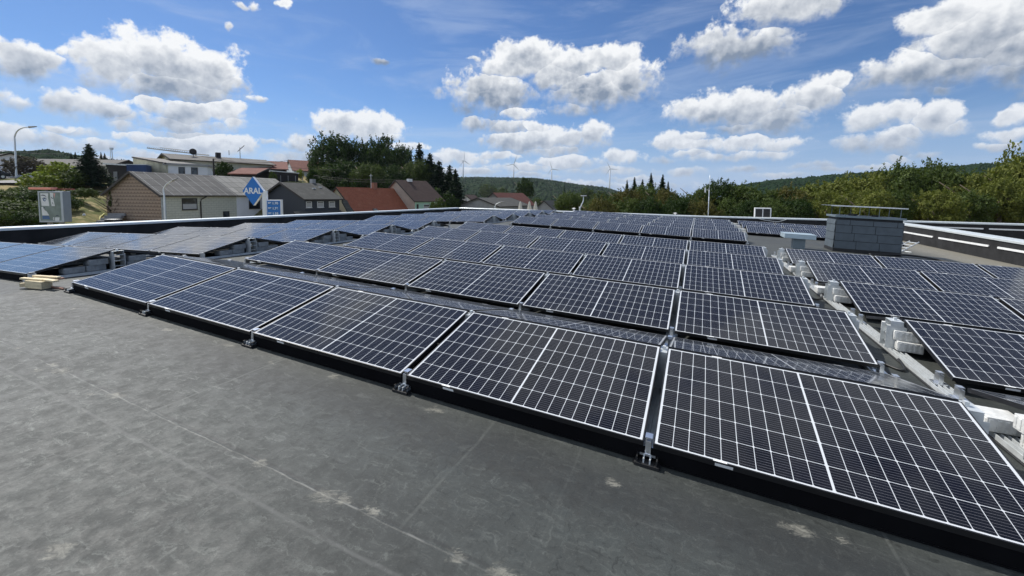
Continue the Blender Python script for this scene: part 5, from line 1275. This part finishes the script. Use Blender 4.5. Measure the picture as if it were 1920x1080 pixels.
tag(b.build('garden_table', TRIMW, M=frame(on(203, 408, 39), hdir(1, .1))), 'low pale garden table beside the tiled gable', 'table')
p = on(155, 350, 52); M = frame(p, hdir(1, .05)); bn = empty('bench', M, 'low grey bench in the shade of the blue spruce', 'bench')
b = MB(); b.box(-.25, .25, 0, 2.0, .42, .48); b.build('seat', GREYW, bn); b = MB(); b.box(-.2, .2, .1, .2, 0, .41); b.box(-.2, .2, 1.8, 1.9, 0, .41); b.build('leg', DARKW, bn)
pts = [on(190, 396, 41) + Vector((0, 0, .06)), on(186, 388, 43) + Vector((0, 0, .1)), on(191, 380, 45) + Vector((0, 0, .06)), on(194, 378, 46) + Vector((0, 0, .06))]
cable(pts, .05, 'yellow garden hose lying on the dry slope', Matrix(), mat('hose_yellow', (.45, .42, .12), .6), 'hose')
p = on(157, 393, 42); b = MB(); b.tube([(0, 0, 0), (0, 0, .12), (0, 0, .2)], .16, 8, r2=.05); tag(b.build('white_stone', WHITE, M=T(p)), 'small white stone on the dry slope', 'stone')
# road and parked car at the left edge
b = MB(); rp_ = [(-60, 40), (-40, 44), (0, 60), (20, 66), (40, 74)]
for (pa, pb) in [(-130, -60), (-60, -20), (-20, 20), (20, 52), (52, 70)]:
    A0, A1, B0, B1 = on(pa, 336, 58), on(pa, 336, 68), on(pb, 334, 58), on(pb, 334, 68)
    for v_ in (A0, A1, B0, B1): v_.z += .06
    b.quad(A0, B0, B1, A1)
struct(b.build('road', mat('pale_asphalt', (.24, .23, .22), .9, 0, .1, 1), fix=False))
def car(p, yd, label):
    M = frame(p, yd); root = empty('parked_car', M, label, 'car')
    body = [(-2.1, .35), (-2.15, .75), (-1.9, .95), (-1.1, 1.02), (-.5, 1.42), (.9, 1.45), (1.6, 1.0), (2.1, .9), (2.15, .4)]
    X = Matrix(((0, 1, 0, 0), (1, 0, 0, 0), (0, 0, 1, 0), (0, 0, 0, 1)))
    b = MB(); b.prism(body, -.85, .85, M=X); b.build('body', mat('dark_car_paint', (.03, .035, .045), .25, .3, .05), root, bevel=.08)
    b = MB(); b.prism([(-1.0, 1.03), (-.48, 1.36), (.85, 1.39), (1.4, 1.03)], -.86, .86, M=X); b.build('windows', PANE, root)
    for sx in (-.8, .8):
        for sy in (-1.35, 1.35):
            b = MB(); b.tube([(sx - .1, sy, .32), (sx + .1, sy, .32)], .32, 16); w_ = b.build('wheel', DARKPL, root); b = MB(); b.tube([(sx - .11, sy, .32), (sx + .11, sy, .32)], .19, 12); b.build('rim', ALU, w_)
car(on(-24, 330, 62) + Vector((0, 0, .05)), hdir(.5, .9), 'dark car parked before the pale house at the left edge')

# ------------------------------------------------------------------ summer haze
b = MB(); b.box(-4600, 4600, -4600, 4600, -62, 190); hz_ = b.mesh('haze', [])
vm = bpy.data.materials.new('haze'); vm.use_nodes = True; vn = vm.node_tree; vn.nodes.clear(); pv_ = vn.nodes.new('ShaderNodeVolumePrincipled')
pv_.inputs['Color'].default_value = (.80, .88, 1.0, 1); pv_.inputs['Density'].default_value = .00006; pv_.inputs['Anisotropy'].default_value = .2
vo = vn.nodes.new('ShaderNodeOutputMaterial'); vn.links.new(pv_.outputs[0], vo.inputs['Volume']); hz_.materials.append(vm)
ho = link('haze', hz_); ho['kind'] = 'stuff'; ho['label'] = 'thin blue summer haze over the valley and the far hills'; ho['category'] = 'haze'
